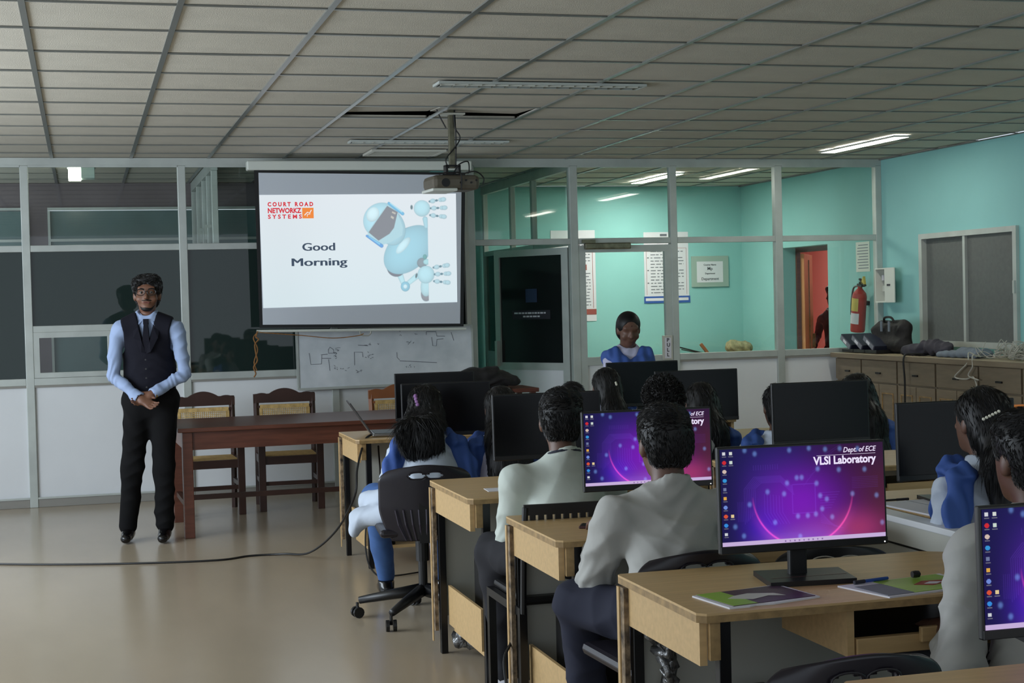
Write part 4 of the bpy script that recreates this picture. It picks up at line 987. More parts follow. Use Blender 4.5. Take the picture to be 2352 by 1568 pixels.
# ------------------------------------------------------------------ signed distance bodies -> one smooth mesh each
def V3(*a): return np.array(a, float)
class SDF:
    def __init__(s, h, hs=1): s.h = h; s.ops = []; s.hs = hs
    def cap(s, p0, p1, r0, r1=None, n=None, a=1, k=.02, sub=False):
        p0, p1 = np.array(p0, float), np.array(p1, float); r1 = r0 if r1 is None else r1; R_ = max(r0, r1)
        def f(P):
            d = p1-p0; L2 = d@d+1e-12; w0 = P-p0; t = np.clip(w0@d/L2, 0, 1)
            w_ = w0-t[..., None]*d
            if n is not None:
                nn = np.array(n, float); nn = nn/np.linalg.norm(nn); w_ = w_+(a-1)*(w_@nn)[..., None]*nn
            dist = np.sqrt((w_**2).sum(-1))-(r0+(r1-r0)*t)
            return dist/(1+(a-1)*.4) if n is not None else dist
        s.ops.append((f, np.minimum(p0, p1)-R_, np.maximum(p0, p1)+R_, k, sub)); return s
    def ell(s, c, r, Rm=None, k=.02, sub=False):
        c, r = np.array(c, float), np.array(r, float)*(s.hs if Rm is not None else 1); B = float(max(r))
        def f(P):
            q = P-c
            if Rm is not None: q = q@Rm          # world -> local
            k0 = np.sqrt(((q/r)**2).sum(-1)); k1 = np.sqrt(((q/r**2)**2).sum(-1))+1e-9
            return k0*(k0-1)/k1
        s.ops.append((f, c-B, c+B, k, sub)); return s
    def fn(s, f, lo, hi, k=.004, sub=False):
        s.ops.append((f, np.array(lo, float), np.array(hi, float), k, sub)); return s
    def cut(s, pt, nrm, lo, hi):     # remove the half space on the side of nrm inside a box
        pt, nrm = np.array(pt, float), np.array(nrm, float)
        s.ops.append((lambda P: -((P-pt)@nrm), np.array(lo, float), np.array(hi, float), .002, 'cut')); return s
    def build(s, disp=None, smooth=1):
        h = s.h; pos = [o for o in s.ops if not o[4]]
        lo = np.min([o[1] for o in pos], 0)-4*h-.02; hi = np.max([o[2] for o in pos], 0)+4*h+.02
        N = np.ceil((hi-lo)/h).astype(int)+1
        ax_ = [lo[i]+h*np.arange(N[i]) for i in range(3)]
        F = np.full(tuple(N), .3, np.float64)
        for f, a, b, k, sub in s.ops:
            m_ = k+3*h+.01
            i0 = np.clip(((a-m_-lo)/h).astype(int), 0, N-1); i1 = np.clip(((b+m_-lo)/h).astype(int)+2, 1, N)
            if (i1 <= i0).any(): continue
            sl_ = tuple(slice(i0[i], i1[i]) for i in range(3))
            P = np.stack(np.meshgrid(*[ax_[i][sl_[i]] for i in range(3)], indexing='ij'), -1)
            d = f(P); S = F[sl_]
            if sub:
                d = -d; q = np.clip(.5+.5*(S-d)/k, 0, 1) if False else np.maximum(k-np.abs(S-d), 0)/k; F[sl_] = np.maximum(S, d)+q*q*k*.25
            else:
                q = np.maximum(k-np.abs(S-d), 0)/k; F[sl_] = np.minimum(S, d)-q*q*k*.25
        # surface nets
        ins = F < 0; c = np.zeros(tuple(N-1), int)
        offs = [(i, j, k) for i in (0, 1) for j in (0, 1) for k in (0, 1)]
        for i, j, k in offs: c += ins[i:N[0]-1+i, j:N[1]-1+j, k:N[2]-1+k]
        act = np.argwhere((c > 0) & (c < 8)); idx = -np.ones(tuple(N-1), int); idx[tuple(act.T)] = np.arange(len(act))
        acc = np.zeros((len(act), 3)); cnt = np.zeros(len(act))
        for a in offs:
            for d in range(3):
                if a[d]: continue
                b = list(a); b[d] = 1
                fa = F[tuple((act+a).T)]; fb = F[tuple((act+b).T)]; m_ = (fa < 0) != (fb < 0)
                t = np.where(m_, fa/np.where(m_, fa-fb, 1), 0); p = np.array(a)[None]+t[:, None]*(np.array(b)-np.array(a))[None]
                acc += p*m_[:, None]; cnt += m_
        Vt = lo+h*(act+acc/np.maximum(cnt, 1)[:, None])
        quads = []
        for d in range(3):
            e, g_ = (d+1) % 3, (d+2) % 3
            sa = [slice(None)]*3; sb_ = [slice(None)]*3; sa[d] = slice(0, N[d]-1); sb_[d] = slice(1, N[d])
            A = ins[tuple(sa)]; B = ins[tuple(sb_)]; w_ = np.argwhere(A != B)
            w_ = w_[(w_[:, e] > 0) & (w_[:, g_] > 0) & (w_[:, e] < N[e]-1) & (w_[:, g_] < N[g_]-1)]
            fl_ = A[tuple(w_.T)]
            def id_(de, dg): q = w_.copy(); q[:, e] -= de; q[:, g_] -= dg; return idx[tuple(q.T)]
            Q = np.stack([id_(1, 1), id_(0, 1), id_(0, 0), id_(1, 0)], -1)
            Q[~fl_] = Q[~fl_][:, ::-1]; quads.append(Q)
        Q = np.concatenate(quads); Q = Q[(Q >= 0).all(1)]
        for _ in range(smooth):     # light laplacian smoothing
            s2 = np.zeros_like(Vt); n2 = np.zeros(len(Vt))
            for a, b in ((0, 1), (1, 2), (2, 3), (3, 0)):
                np.add.at(s2, Q[:, a], Vt[Q[:, b]]); np.add.at(n2, Q[:, a], 1)
            Vt = Vt*.5+.5*s2/np.maximum(n2, 1)[:, None]
        if disp is not None:
            nr = np.zeros_like(Vt); q = np.cross(Vt[Q[:, 2]]-Vt[Q[:, 0]], Vt[Q[:, 3]]-Vt[Q[:, 1]])
            for a in range(4): np.add.at(nr, Q[:, a], q)
            nr /= np.linalg.norm(nr, axis=1)[:, None]+1e-9; Vt = Vt+nr*disp(Vt)[:, None]
        return Vt, Q
    def obj(s, name, mt, parent=None, disp=None, smooth=1):
        Vt, Q = s.build(disp, smooth); s.last = (Vt, Q)
        me = bpy.data.meshes.new(name); me.vertices.add(len(Vt)); me.vertices.foreach_set('co', Vt.ravel())
        me.loops.add(Q.size); me.loops.foreach_set('vertex_index', Q.ravel()); me.polygons.add(len(Q))
        me.polygons.foreach_set('loop_start', np.arange(0, Q.size, 4)); me.polygons.foreach_set('loop_total', np.full(len(Q), 4))
        me.polygons.foreach_set('use_smooth', np.ones(len(Q), bool)); me.update(calc_edges=True); me.validate()
        me.materials.append(MT[mt] if isinstance(mt, str) else mt)
        return link(name, me, parent)
def folds(amp, f=(9, 7, 16), seed=0):
    rg = np.random.default_rng(seed); ks = [(rg.normal(size=3)*np.array(f)*1.5, rg.uniform(0, 6.28), rg.normal(size=3)*5) for _ in range(8)]
    def d(P):
        t = np.zeros(len(P))
        for k_, ph, m_ in ks: t += (1-2*np.abs(np.sin(P@k_+ph+1.2*np.sin(P@k_[[2, 0, 1]]*.7))))*np.clip(np.sin(P@m_+ph*2), 0, 1)
        return amp*t*.75
    return d
def sleeve_folds(base, EL_, HD_, amp=.0035):
    def d(P):
        t = base(P)
        for e, h in zip(EL_, HD_):
            r = P-e; dd = (h-e)/np.linalg.norm(h-e); u_ = r@dd; fall = np.exp(-(np.linalg.norm(r, axis=1)/.13)**2)
            t += amp*fall*np.sin(u_*150+3*np.sin(P[:, 0]*40)+P[:, 2]*20)
        return t
    return d
def tufts(Vt, Q, n, L0, L1, dirf, r=.0018, seed=0, lift=.35, mess=.28, hz=None):
    rg = np.random.default_rng(seed); nr = np.zeros_like(Vt); q = np.cross(Vt[Q[:, 2]]-Vt[Q[:, 0]], Vt[Q[:, 3]]-Vt[Q[:, 1]])
    for a in range(4): np.add.at(nr, Q[:, a], q)
    nr /= np.linalg.norm(nr, axis=1)[:, None]+1e-9
    ids = rg.integers(0, len(Vt), n); P = Vt[ids]; N_ = nr[ids]; D = dirf(P)+rg.normal(size=P.shape)*mess; D -= N_*(D*N_).sum(1)[:, None]; D /= np.linalg.norm(D, axis=1)[:, None]+1e-9
    L_ = rg.uniform(L0, L1, n)[:, None]; L_ = np.where(P[:, 2:3] > hz-.03, np.minimum(L_, .030), L_) if hz is not None else L_; T = np.cross(N_, D); B = P-N_*.002; M1 = P+D*L_*.5+N_*L_*lift*.5; E_ = P+D*L_+N_*L_*lift*.35+rg.normal(size=P.shape)*.002
    V_ = np.stack([B+T*r, B-T*r, B+N_*r*1.5, M1+T*r*.8, M1-T*r*.8, M1+N_*r, E_], 1).reshape(-1, 3)
    f = []
    F0 = [(0, 1, 4, 3), (1, 2, 5, 4), (2, 0, 3, 5), (3, 4, 6), (4, 5, 6), (5, 3, 6)]
    return V_, [tuple(i+7*k for i in t) for k in range(n) for t in F0]
def curls(amp, f=70, seed=0):
    rg = np.random.default_rng(seed); ks = [(rg.normal(size=3)*f*.6, rg.uniform(0, 6.28)) for _ in range(10)]
    def d(P):
        t = np.zeros(len(P))
        for k_, ph in ks: t += np.sin(P@k_+ph)
        return amp*t/3
    return d
def strands(amp, seed=0, f=95):
    def d(P):
        an = np.arctan2(P[:, 0], -P[:, 1]); return amp*(np.sin(P[:, 0]*f+3*np.sin(P[:, 2]*9)+seed)+.6*np.sin(P[:, 0]*f*2.3+2*np.sin(P[:, 2]*13+seed))+.5*np.sin(P[:, 2]*17+P[:, 0]*20))
    return d
def Rz(a): c, s_ = math.cos(a), math.sin(a); return np.array([[c, -s_, 0], [s_, c, 0], [0, 0, 1]])
def Rx(a): c, s_ = math.cos(a), math.sin(a); return np.array([[1, 0, 0], [0, c, -s_], [0, s_, c]])
def Ry(a): c, s_ = math.cos(a), math.sin(a); return np.array([[c, 0, s_], [0, 1, 0], [-s_, 0, c]])
def ik(A, T, l1, l2, pole):
    A, T = np.array(A, float), np.array(T, float); d = T-A; L_ = np.linalg.norm(d); L_ = min(L_, .995*(l1+l2)); u_ = d/np.linalg.norm(d); T = A+u_*L_
    x = (l1*l1-l2*l2+L_*L_)/(2*L_); h = math.sqrt(max(l1*l1-x*x, 0)); p = np.array(pole, float); p = p-u_*(p@u_); p /= np.linalg.norm(p)+1e-9
    return A+u_*x+p*h, T

def person(label, loc, yaw, top, seat=None, lean=.06, sw=.175, hands=None, feet=None, shirt='shirt_grey', pants='pants_grey', skin='skin2', sleeve='long',
           hair='short', headyaw=0, headpitch=0, headroll=0, vox=.010, shawl=None, girl=False, fine=False, long_to=None, group='seated students', fat=1.0, slump=0, shoe='shoe', knees=None, chair_z=.465, flow=0, hairdx=0, hs=1, hairw=1):
    """local frame: x right, y forward, z up, origin on the floor below the pelvis"""
    stand = seat is None
    hz = top-.112*hs
    pz = seat if not stand else top*.53
    zsh = top-(.295 if not stand else .315)+slump*.5
    hc = V3(0, lean+.035 if not stand else .02, hz); Rh = Rz(-R(headyaw))@Ry(R(headroll))@Rx(-R(headpitch))
    def H(x, y, z): return hc+Rh@V3(x, y, z)*hs
    S = [V3(-sw+.022, lean, zsh-(.045 if girl or stand else .036)), V3(sw-.022, lean, zsh-(.045 if girl or stand else .036))]
    hands = hands or [(-.12, .38, .79), (.12, .38, .79)]
    la = (.285, .25) if top < 1.6 else (.30, .26)
    EL, HD = [], []
    for i, sx in enumerate((-1, 1)):
        e, t = ik(S[i], hands[i], la[0], la[1], (sx*(.75 if stand else .30), -.25, -.9)); EL.append(e); HD.append(t)
    hipx = .085 if not girl else .09
    HP = [V3(-hipx, 0, pz), V3(hipx, 0, pz)]
    if stand:
        feet = feet or [(-.11, .0), (.11, .0)]
        AN = [V3(f[0], f[1], .09) for f in feet]; KN = [(HP[i]*.47+AN[i]*.53)+V3(0, .02, .0) for i in range(2)]
    else:
        kn = knees or [(-.13, .40), (.13, .40)]; KN = [V3(q[0], q[1], pz+.01) for q in kn]
        feet = feet or [(kn[0][0], .42), (kn[1][0], .42)]; AN = [V3(f[0], f[1], .085) for f in feet]
    # ---- limb and torso primitives, reusable with inflation
    def torso(s, g, neck=True):
        m_ = fat
        if stand:
            s.cap((0, 0, pz+.02), (0, .0, pz+.16), (.125+g)*m_, (.118+g)*m_, (0, 1, 0), 1.28, k=.05)
            s.cap((0, 0, pz+.16), (0, .01, zsh-.12), (.118+g)*m_, (.150+g)*m_, (0, 1, 0), 1.42, k=.06)
        else:
            s.cap((-.05, -.01, pz+.03), (.05, -.01, pz+.03), (.115+g)*m_, (.115+g)*m_, (0, 1, 0), 1.05, k=.05)
            s.cap((0, -.01, pz+.03), (0, lean*.4-.01, (pz+zsh)/2), (.128+g)*m_, (.118+g)*m_, (0, 1, 0), 1.25, k=.06)
            s.cap((0, lean*.4-.01, (pz+zsh)/2), (0, lean, zsh-.11), (.12+g)*m_, (.142+g)*m_*(.92 if girl else 1), (0, 1, 0), 1.38, k=.06)
        for q_ in (0, 1): s.cap(V3((-.03, .03)[q_], lean-.01, zsh+.012), S[q_]+V3((.035, -.035)[q_], 0, .004), (.046+g), (.048+g), k=.04)
        s.cap((-.025, lean-.012, zsh+.03), (.025, lean-.012, zsh+.03), .048+g, .048+g, k=.03)
    def arms(s, g, upto=1.0, k=.03):
        g = g+(.009 if (g > .005 and not girl and not stand) else 0)
        for i in range(2):
            s.cap(S[i], EL[i], .044+g, .033+g, k=k*.7)
            if upto > 0: s.cap(EL[i], EL[i]+(HD[i]-EL[i])*upto, .034+g, .034+g-(.010*upto), k=k*.4)
    def legs(s, g, thigh=True):
        for i in range(2):
            s.cap(HP[i], KN[i], .080+g, .054+g, k=.04); s.cap(KN[i], AN[i], .054+g, .036+g, k=.02)
            s.cap(KN[i]*.75+AN[i]*.25+V3(0, -.015, 0), KN[i]*.45+AN[i]*.55+V3(0, -.012, 0), .048+g, .04+g, k=.03)
    # ---- body
    b = SDF(vox, hs)
    torso(b, -.020); arms(b, -.006); legs(b, -.012)
    b.cap((0, lean-.015, zsh+.0), H(0, -.02, -.07), .056, .050, k=.03)
    b.ell(H(0, -.012, .022), (.073, .092, .086), Rh, k=.02); b.ell(H(0, .022, -.04), (.056, .062, .068), Rh, k=.03)
    b.ell(H(0, .05, -.088), (.028, .026, .020), Rh, k=.025)
    for sx in (-1, 1):
        b.ell(H(sx*.072, -.008, -.012), (.012, .020, .032), Rh@Rx(.2), k=.008)
        if fine: b.ell(H(sx*.04, .058, -.035), (.022, .02, .02), Rh, k=.02); b.ell(H(sx*.029, .094, .004), (.016, .014, .011), Rh, k=.012, sub=True)
    b.cap(H(0, .082, .008), H(0, .101, -.026), .007, .0115, k=.012); b.cap(H(-.009, .092, -.03), H(.009, .092, -.03), .008, k=.008)
    b.cap(H(-.016, .080, -.055), H(.016, .080, -.055), .0075, k=.006)
    if fine: b.cap(H(-.012, .078, -.064), H(.012, .078, -.064), .0075, k=.005); b.cap(H(-.04, .070, .028), H(.04, .070, .028), .012, k=.02)
    for i, sx in enumerate((-1, 1)):
        T = HD[i]; dr = (T-EL[i]); dr /= np.linalg.norm(dr)
        if stand and fine:
            side = V3(-sx, 0, 0) ; side -= dr*(side@dr); side /= np.linalg.norm(side)
            up = np.cross(dr, side)*(-sx)
            fw = dr*.45+V3(-sx*.62, .12, -.30); fw /= np.linalg.norm(fw); ln = np.cross(fw, up); ln /= np.linalg.norm(ln)
        else:
            fw = V3(dr[0]*.3, .9, min(dr[2], -.05)); fw /= np.linalg.norm(fw); up = V3(0, .1, 1); ln = np.cross(fw, up); ln /= np.linalg.norm(ln)
        up = np.cross(ln, fw)
        pc = T+fw*.045; fr = .0085 if vox < .008 else .0105
        b.cap(T-dr*.02, T+fw*.02, .026, .024, k=.015)
        for q in (-1.2, -.4, .4, 1.2): b.cap(T+fw*.015+ln*q*.010, T+fw*.080+ln*q*.018, .0155, .0115, k=.014)
        for q, l in ((-1.35, .056), (-.45, .070), (.45, .074), (1.35, .066)):
            a0 = T+fw*.082+ln*q*.0185; a1 = a0+fw*l*.5+ln*q*.002-up*l*.16; a2 = a1+fw*l*.34-up*l*.38
            b.cap(a0, a1, fr, fr*.95, k=.003); b.cap(a1, a2, fr*.95, fr*.8, k=.003)
        th = (1 if (ln@V3(-sx, 0, 0)) > 0 else -1)
        a0 = T+fw*.02+ln*th*.026; a1 = a0+ln*th*.022+fw*.036-up*.006; a2 = a1+fw*.03+ln*th*.004-up*.006
        b.cap(a0, a1, .0125, .0105, k=.01); b.cap(a1, a2, .0105, .009, k=.004)
    for i in range(2):
        b.cap(AN[i]-V3(0, .02, .03), AN[i]+V3(0, .12, -.055), .030, .024, k=.02)
    root = b.obj('person', skin)
    root.location = loc; root.rotation_euler = (0, 0, R(yaw)); tag(root, label, 'person', group)
    # ---- trousers
    p = SDF(vox+.001); g = .010
    for i in range(2):
        p.cap(HP[i], KN[i], .088+g, .064+g, k=.05); p.cap(KN[i], AN[i]+V3(0, 0, .015), .062+g, (.052 if not girl else .040)+g, k=.03)
    p.cap((-.05, -.012, pz+.02), (.05, -.012, pz+.02), .112+g, .112+g, (0, 1, 0), 1.05, k=.05)
    p.cap((0, 0, pz), (0, 0, pz+.13), .13+g, .118+g, (0, 1, 0), 1.28, k=.04)
    p.cut((0, 0, pz+.14), (0, 0, 1), (-.5, -.5, pz+.13), (.5, .5, pz+.5))
    p.obj('trousers', pants, root, folds(.0045, (7, 7, 11), int(top*1000)))
    # ---- shirt
    g = .012; s = SDF(vox); torso(s, g+.002)
    if not stand or True:
        z_hem = pz-.03 if not stand else pz+.06
        if girl and not stand:      # kurta skirt over the thighs
            for i in range(2): s.cap(HP[i]+V3(0, .0, .0), HP[i]*.35+KN[i]*.65, .100, .082, k=.06)
            s.cap((-.06, -.06, pz-.02), (.06, -.06, pz-.02), .11, .11, k=.04)
    arms(s, g+(-.003 if stand else .004), {'long': .93, 'short': .0, 'half': .45, 'roll': .5}[sleeve])
    if sleeve == 'short': 
        pass
    for i in range(2):
        e = {'long': .93, 'short': 0, 'half': .45, 'roll': .5}[sleeve]; c_ = EL[i]+(HD[i]-EL[i])*e; d = (HD[i]-EL[i])/np.linalg.norm(HD[i]-EL[i])
        if e: s.cap(c_-d*.03, c_+d*.002, .037-.008*e+g, .037-.008*e+g, k=.004)
        s.ell(c_+d*.03, (.034, .034, .034), k=.004, sub=True) if e else None
    s.ell((0, lean+.01, zsh+.10), (.058, .062, .052), k=.012, sub=True)
    if not girl:
        ring = [V3(.062*math.cos(t), lean-.012+.058*math.sin(t), zsh+.052-.022*math.sin(t)) for t in np.linspace(PI*.62, PI*2.38, 16)]
        for a, c_ in zip(ring[:-1], ring[1:]): s.cap(a, c_, .0085, .0085, (0, 0, 1), .38, k=.006)
        s.cap(V3(-.05, lean-.03, zsh+.045), V3(.05, lean-.03, zsh+.045), .012, k=.02) if False else None
    if not stand: s.cut((0, 0, pz-.05), (0, 0, -1), (-.5, -.5, pz-.3), (.5, .9, pz-.02)) if not girl else None
    s.obj('shirt' if not girl else 'kurta', shirt, root, sleeve_folds(folds(.0050, (8, 6, 15), int(top*770)), EL, HD))
    # ---- shoes
    for i in range(2):
        q = SDF(.008); a = AN[i]; q.cap(a+V3(0, -.03, -.045), a+V3(0, .13, -.055), .040, .034, (0, 0, 1), 1.1, k=.02); q.cap(a+V3(0, -.01, -.01), a+V3(0, .05, -.04), .044, .036, k=.02)
        q.cut((0, 0, .004), (0, 0, -1), a+V3(-.2, -.2, -.2), a+V3(.2, .3, .0))
        q.cut(a+V3(0, 0, -.0), (0, 0, 1), a+V3(-.2, -.2, -.02), a+V3(.2, .3, .2)) ; q.obj('shoe', shoe, root)
    # ---- hair
    hv = SDF(min(vox, .008), hs); dsp = None; hm = 'hair'
    if hair in ('short', 'curly', 'quiff'):
        hv.ell(H(0, -.018, .034), (.082, .100, .087), Rh, k=.02)
        hv.ell(H(0, -.045, -.01), (.076, .070, .085), Rh, k=.02)
        if hair == 'curly': hv.ell(H(0, -.01, .055), (.094, .102, .085), Rh, k=.03); dsp = curls(.0045, 70); hm = 'curlhair'
        if hair == 'quiff':
            hv.ell(H(-.025, .05, .088), (.052, .044, .026), Rh, k=.03); hv.ell(H(.028, .055, .078), (.045, .038, .026), Rh, k=.03); hv.ell(H(-.066, .025, .052), (.022, .045, .038), Rh, k=.02); hv.ell(H(.066, .025, .052), (.02, .045, .038), Rh, k=.02)
            dsp = curls(.003, 45)
        if hair == 'short': hv.ell(H(.015, .015, .080), (.07, .078, .040), Rh, k=.03); dsp = curls(.0012, 55)
        hv.ell(H(0, .105, -.035), (.072, .085, .098), Rh, k=.012, sub=True)
        hv.ell(H(0, -.06, -.125), (.09, .09, .05), Rh, k=.02, sub=True)
        for sx in (-1, 1): hv.ell(H(sx*.088, .01, -.055), (.03, .055, .055), Rh, k=.01, sub=True)
    else:
        hv.ell(H(0, -.02, .030), (.083, .098, .088), Rh, k=.02); hv.ell(H(0, -.045, -.02), (.080, .075, .09), Rh, k=.02)
        if hair in ('long', 'loose', 'pony'):
            zb = long_to if long_to is not None else zsh-.22; yb = lean-.175+flow
            w_ = (.068 if vox > .01 else .086) if hair == 'long' else (.082 if hair == 'loose' else .06); w_ *= hairw
            hv.cap(H(0, -.07, -.03), V3(hairdx*.7, yb+.05, zsh+.04), .072, w_, (0, 1, 0), 1.3, k=.04)
            hv.cap(V3(hairdx*.7, yb+.05, zsh+.04), V3(hairdx, yb, zb+.04), w_, w_*.8, (0, 1, 0), 1.7, k=.04)
            if hair == 'loose':
                for sx in (-1, 1): hv.cap(H(sx*.045, -.06, -.05), V3(hairdx+sx*.055*hairw, yb+.02, zb+.07+.02*sx), .045, .038, (0, 1, 0), 1.4, k=.05)
            dsp = strands(.0012, len(label))
        else:   # tied back close to the head
            hv.ell(H(0, -.10, -.03), (.045, .035, .05), Rh, k=.02)
        hv.ell(H(0, .108, -.045+(.022 if fine else 0)), (.070 if not fine else .063, .088, .105), Rh, k=.012, sub=True)
    ho = hv.obj('hair', hm, root, dsp)
    if vox < .0115:
        Vh, Qh = hv.last; hcz = hc[2]; far = vox > .0095
        lng = hair in ('long', 'loose', 'pony')
        def flow_(P):
            D = np.stack([P[:, 0]*0, -(P[:, 1]-hc[1])*0-.35, -np.ones(len(P))*1.0], -1)
            up_ = P[:, 2] > hcz+.05
            if hair in ('short', 'quiff', 'curly'): D = np.where(up_[:, None], np.stack([np.sign(P[:, 0]-.02)*.8, .25+0*P[:, 1], -.1+0*P[:, 1]], -1), D)
            else: D = np.stack([(P[:, 0]-hc[0])*1.0*(P[:, 2] > hcz), -.6*(P[:, 2] > hcz), -1.0+0*P[:, 0]], -1)
            return D
        if lng: a_ = tufts(Vh, Qh, 1200 if far else 4200, .03 if far else .04, .07 if far else .11, flow_, .0013, len(label), .06 if hair == 'loose' else .012, .16 if hair == 'loose' else .07, hcz)
        elif hair == 'curly': a_ = tufts(Vh, Qh, 1800, .012, .028, lambda P: rng.normal(size=P.shape), .003, 3, .9)
        elif hair == 'tied' and fine: a_ = ([], [])
        elif hair == 'tied': a_ = tufts(Vh, Qh, 700, .02, .05, flow_, .0012, 4, .08)
        else: a_ = tufts(Vh, Qh, 2600 if not far else 900, .012, .028, flow_, .0014, len(label), .22 if hair == 'short' else .40)
        me_ = bpy.data.meshes.new('hair_strands'); me_.from_pydata([tuple(x) for x in a_[0]], [], a_[1]); me_.materials.append(MT[hm]); me_.update()
        link('hair_strands', me_, ho, kind='stuff')
    # ---- shawl draped over the shoulders
    if shawl:
        q = SDF(vox)
        if shawl == 'bands':
            for sx in (-1, 1):
                pts = [V3(sx*.10, lean+.13, zsh-.12), V3(sx*.105, lean+.05, zsh+.028), V3(sx*.135, lean-.05, zsh+.012), V3(sx*.180, lean-.085, zsh-.10), V3(sx*.202, lean*.5-.10, zsh-.25), V3(sx*.215, -.09, pz+.03)]
                for a, c_ in zip(pts[:-1], pts[1:]): q.cap(a, c_, .048, .050, (0, 1, .0) if abs(a[2]-c_[2]) > .06 else (0, 0, 1), 2.3, k=.03)
        else:
            pts = [V3(-.14, lean-.05, zsh-.015), V3(-.105, lean+.045, zsh+.01), V3(-.07, lean+.12, zsh-.07), V3(0, lean+.135, zsh-.12), V3(.07, lean+.12, zsh-.07), V3(.105, lean+.045, zsh+.01), V3(.14, lean-.05, zsh-.015)]
            for a, c_ in zip(pts[:-1], pts[1:]): q.cap(a, c_, .048, .048, (0, 1, .4), 1.5, k=.03)
            q.cap(V3(0, lean+.09, zsh-.14), V3(0, lean+.07, zsh-.30), .115, .11, (0, 1, 0), 2.2, k=.05)
            q.cap(V3(-.13, lean+.03, zsh-.02), V3(-.17, lean+.05, zsh-.2), .05, .045, k=.04)
        q.obj('shawl', 'shawl', root, lambda P: .0045*np.sin(P[:, 0]*105+P[:, 2]*9)+.003*np.sin(P[:, 0]*57+P[:, 1]*40))
    root['_'] = 0; del root['_']
    return dict(root=root, H=H, Rh=Rh, EL=EL, HD=HD, S=S, lean=lean, zsh=zsh, pz=pz, hc=hc)
def eyes(pn_, r=.0100):
    for sx in (-1, 1):
        e = MB().ell((0, 0, 0), (r, r, r), 14, 10).obj('eye', 'eye', pn_['root'], smooth=True); e.location = pn_['H'](sx*.029, .0745, .003)
        i_ = MB().ell((0, 0, 0), (.0066, .003, .0066), 12, 8).obj('iris', 'iris', e, smooth=True); i_.location = pn_['Rh']@V3(0, r-.0005, -.001)
        br = MB().tube([tuple(pn_['H'](sx*.013, .086, .022)), tuple(pn_['H'](sx*.030, .087, .027)), tuple(pn_['H'](sx*.046, .078, .022))], .0032, 6).obj('eyebrow', 'hair', pn_['root'])
def clip_(pn_, a, b, n, r, mt='pearl', name='hair_clip'):
    m_ = MB()
    for k in range(n):
        t = k/(max(n-1, 1)); p = pn_['H'](*[a[i]*(1-t)+b[i]*t for i in range(3)]); m_.ell(tuple(p), (r, r, r), 8, 6)
    m_.obj(name, mt, pn_['root'], smooth=True)

# ---- the standing man facing the camera
tm = person('man standing in navy waistcoat and pale blue shirt, hands clasped, by the table', (.425, 10.44, 0), 170, 1.765, sw=.215, hs=1.1, hands=[(-.035, .185, .985), (.045, .205, .962)], feet=[(-.07, .03), (.175, -.02)],
            shirt='shirt_blue', pants='trouser', skin='skin', hair='quiff', fine=True, vox=.0062, headyaw=-4, headpitch=-3, group=None, fat=1.0)
eyes(tm)
rt_ = tm['root']; Hh = tm['H']; Ln, Zs, Pz = tm['lean'], tm['zsh'], tm['pz']
v_ = SDF(.0065); g = .036
v_.cap((0, 0, Pz+.0), (0, 0, Pz+.16), .126+g, .120+g, (0, 1, 0), 1.28, k=.04)
v_.cap((0, 0, Pz+.16), (0, .01, Zs-.12), .120+g, .150+g, (0, 1, 0), 1.40, k=.06)
for sx in (-1, 1): v_.cap(V3(sx*.03, Ln-.01, Zs+.012), V3(sx*.15, Ln, Zs-.036), .070, .074, k=.05)
for i, sx in enumerate((-1, 1)):
    v_.fn(lambda P, sx=sx: (.150-.03*np.clip((Zs-.06-P[..., 2])/.12, -1, 0)+.10*np.clip((Zs-.17-P[..., 2])/.06, 0, 3)**2)-P[..., 0]*sx, V3(.10 if sx > 0 else -.4, -.3, Zs-.30), V3(.4 if sx > 0 else -.10, .3, Zs+.2), .01, True)
# open V at the front and neck hole
v_.ell((0, Ln+.01, Zs+.10), (.066, .07, .062), k=.01, sub=True)
v_.fn(lambda P: np.maximum(np.abs(P[..., 0])-.062*(P[..., 2]-(Zs-.19))/.24, .02-P[..., 1]), V3(-.12, .02, Zs-.2), V3(.12, .3, Zs+.15), .003, True)
v_.cut((0, 0, Pz+.01), (0, 0, -1), (-.4, -.4, Pz-.35), (.4, .4, Pz+.02))
v_.obj('waistcoat', 'vest', rt_, folds(.002, (6, 6, 8), 3))
def yfront(z):   # front surface of waistcoat (approx.)
    return .128 if z > Zs-.12 else .118
for sx in (-1, 1):   # lapels
    l_ = MB(); l_.add([(sx*.0, .158, Zs-.20), (sx*.026, .164, Zs-.12), (sx*.050, .134, Zs-.03), (sx*.088, .120, Zs-.035), (sx*.078, .154, Zs-.10), (sx*.030, .165, Zs-.19)], [(0, 1, 5), (1, 4, 5), (1, 2, 4), (2, 3, 4)]); lo_ = l_.obj('lapel', 'vest', rt_); lm = lo_.modifiers.new('thick', 'SOLIDIFY'); lm.thickness = .008
tie = MB(); tie.box(-.017, .017, .085, .134, Zs-.01, Zs+.026).add([(-.013, .136, Zs+.002), (.013, .136, Zs+.002), (.022, .156, Zs-.12), (.02, .160, Zs-.19), (-.02, .160, Zs-.19), (-.022, .156, Zs-.12), (-.012, .095, Zs+.002), (.012, .095, Zs+.002), (.022, .120, Zs-.12), (.02, .13, Zs-.19), (-.02, .13, Zs-.19), (-.022, .120, Zs-.12)], [(0,1,2,5),(5,2,3,4),(7,6,11,8),(8,11,10,9),(0,5,11,6),(1,7,8,2),(5,4,10,11),(2,8,9,3),(3,9,10,4),(0,6,7,1)])
tie.obj('necktie', 'vest', rt_)
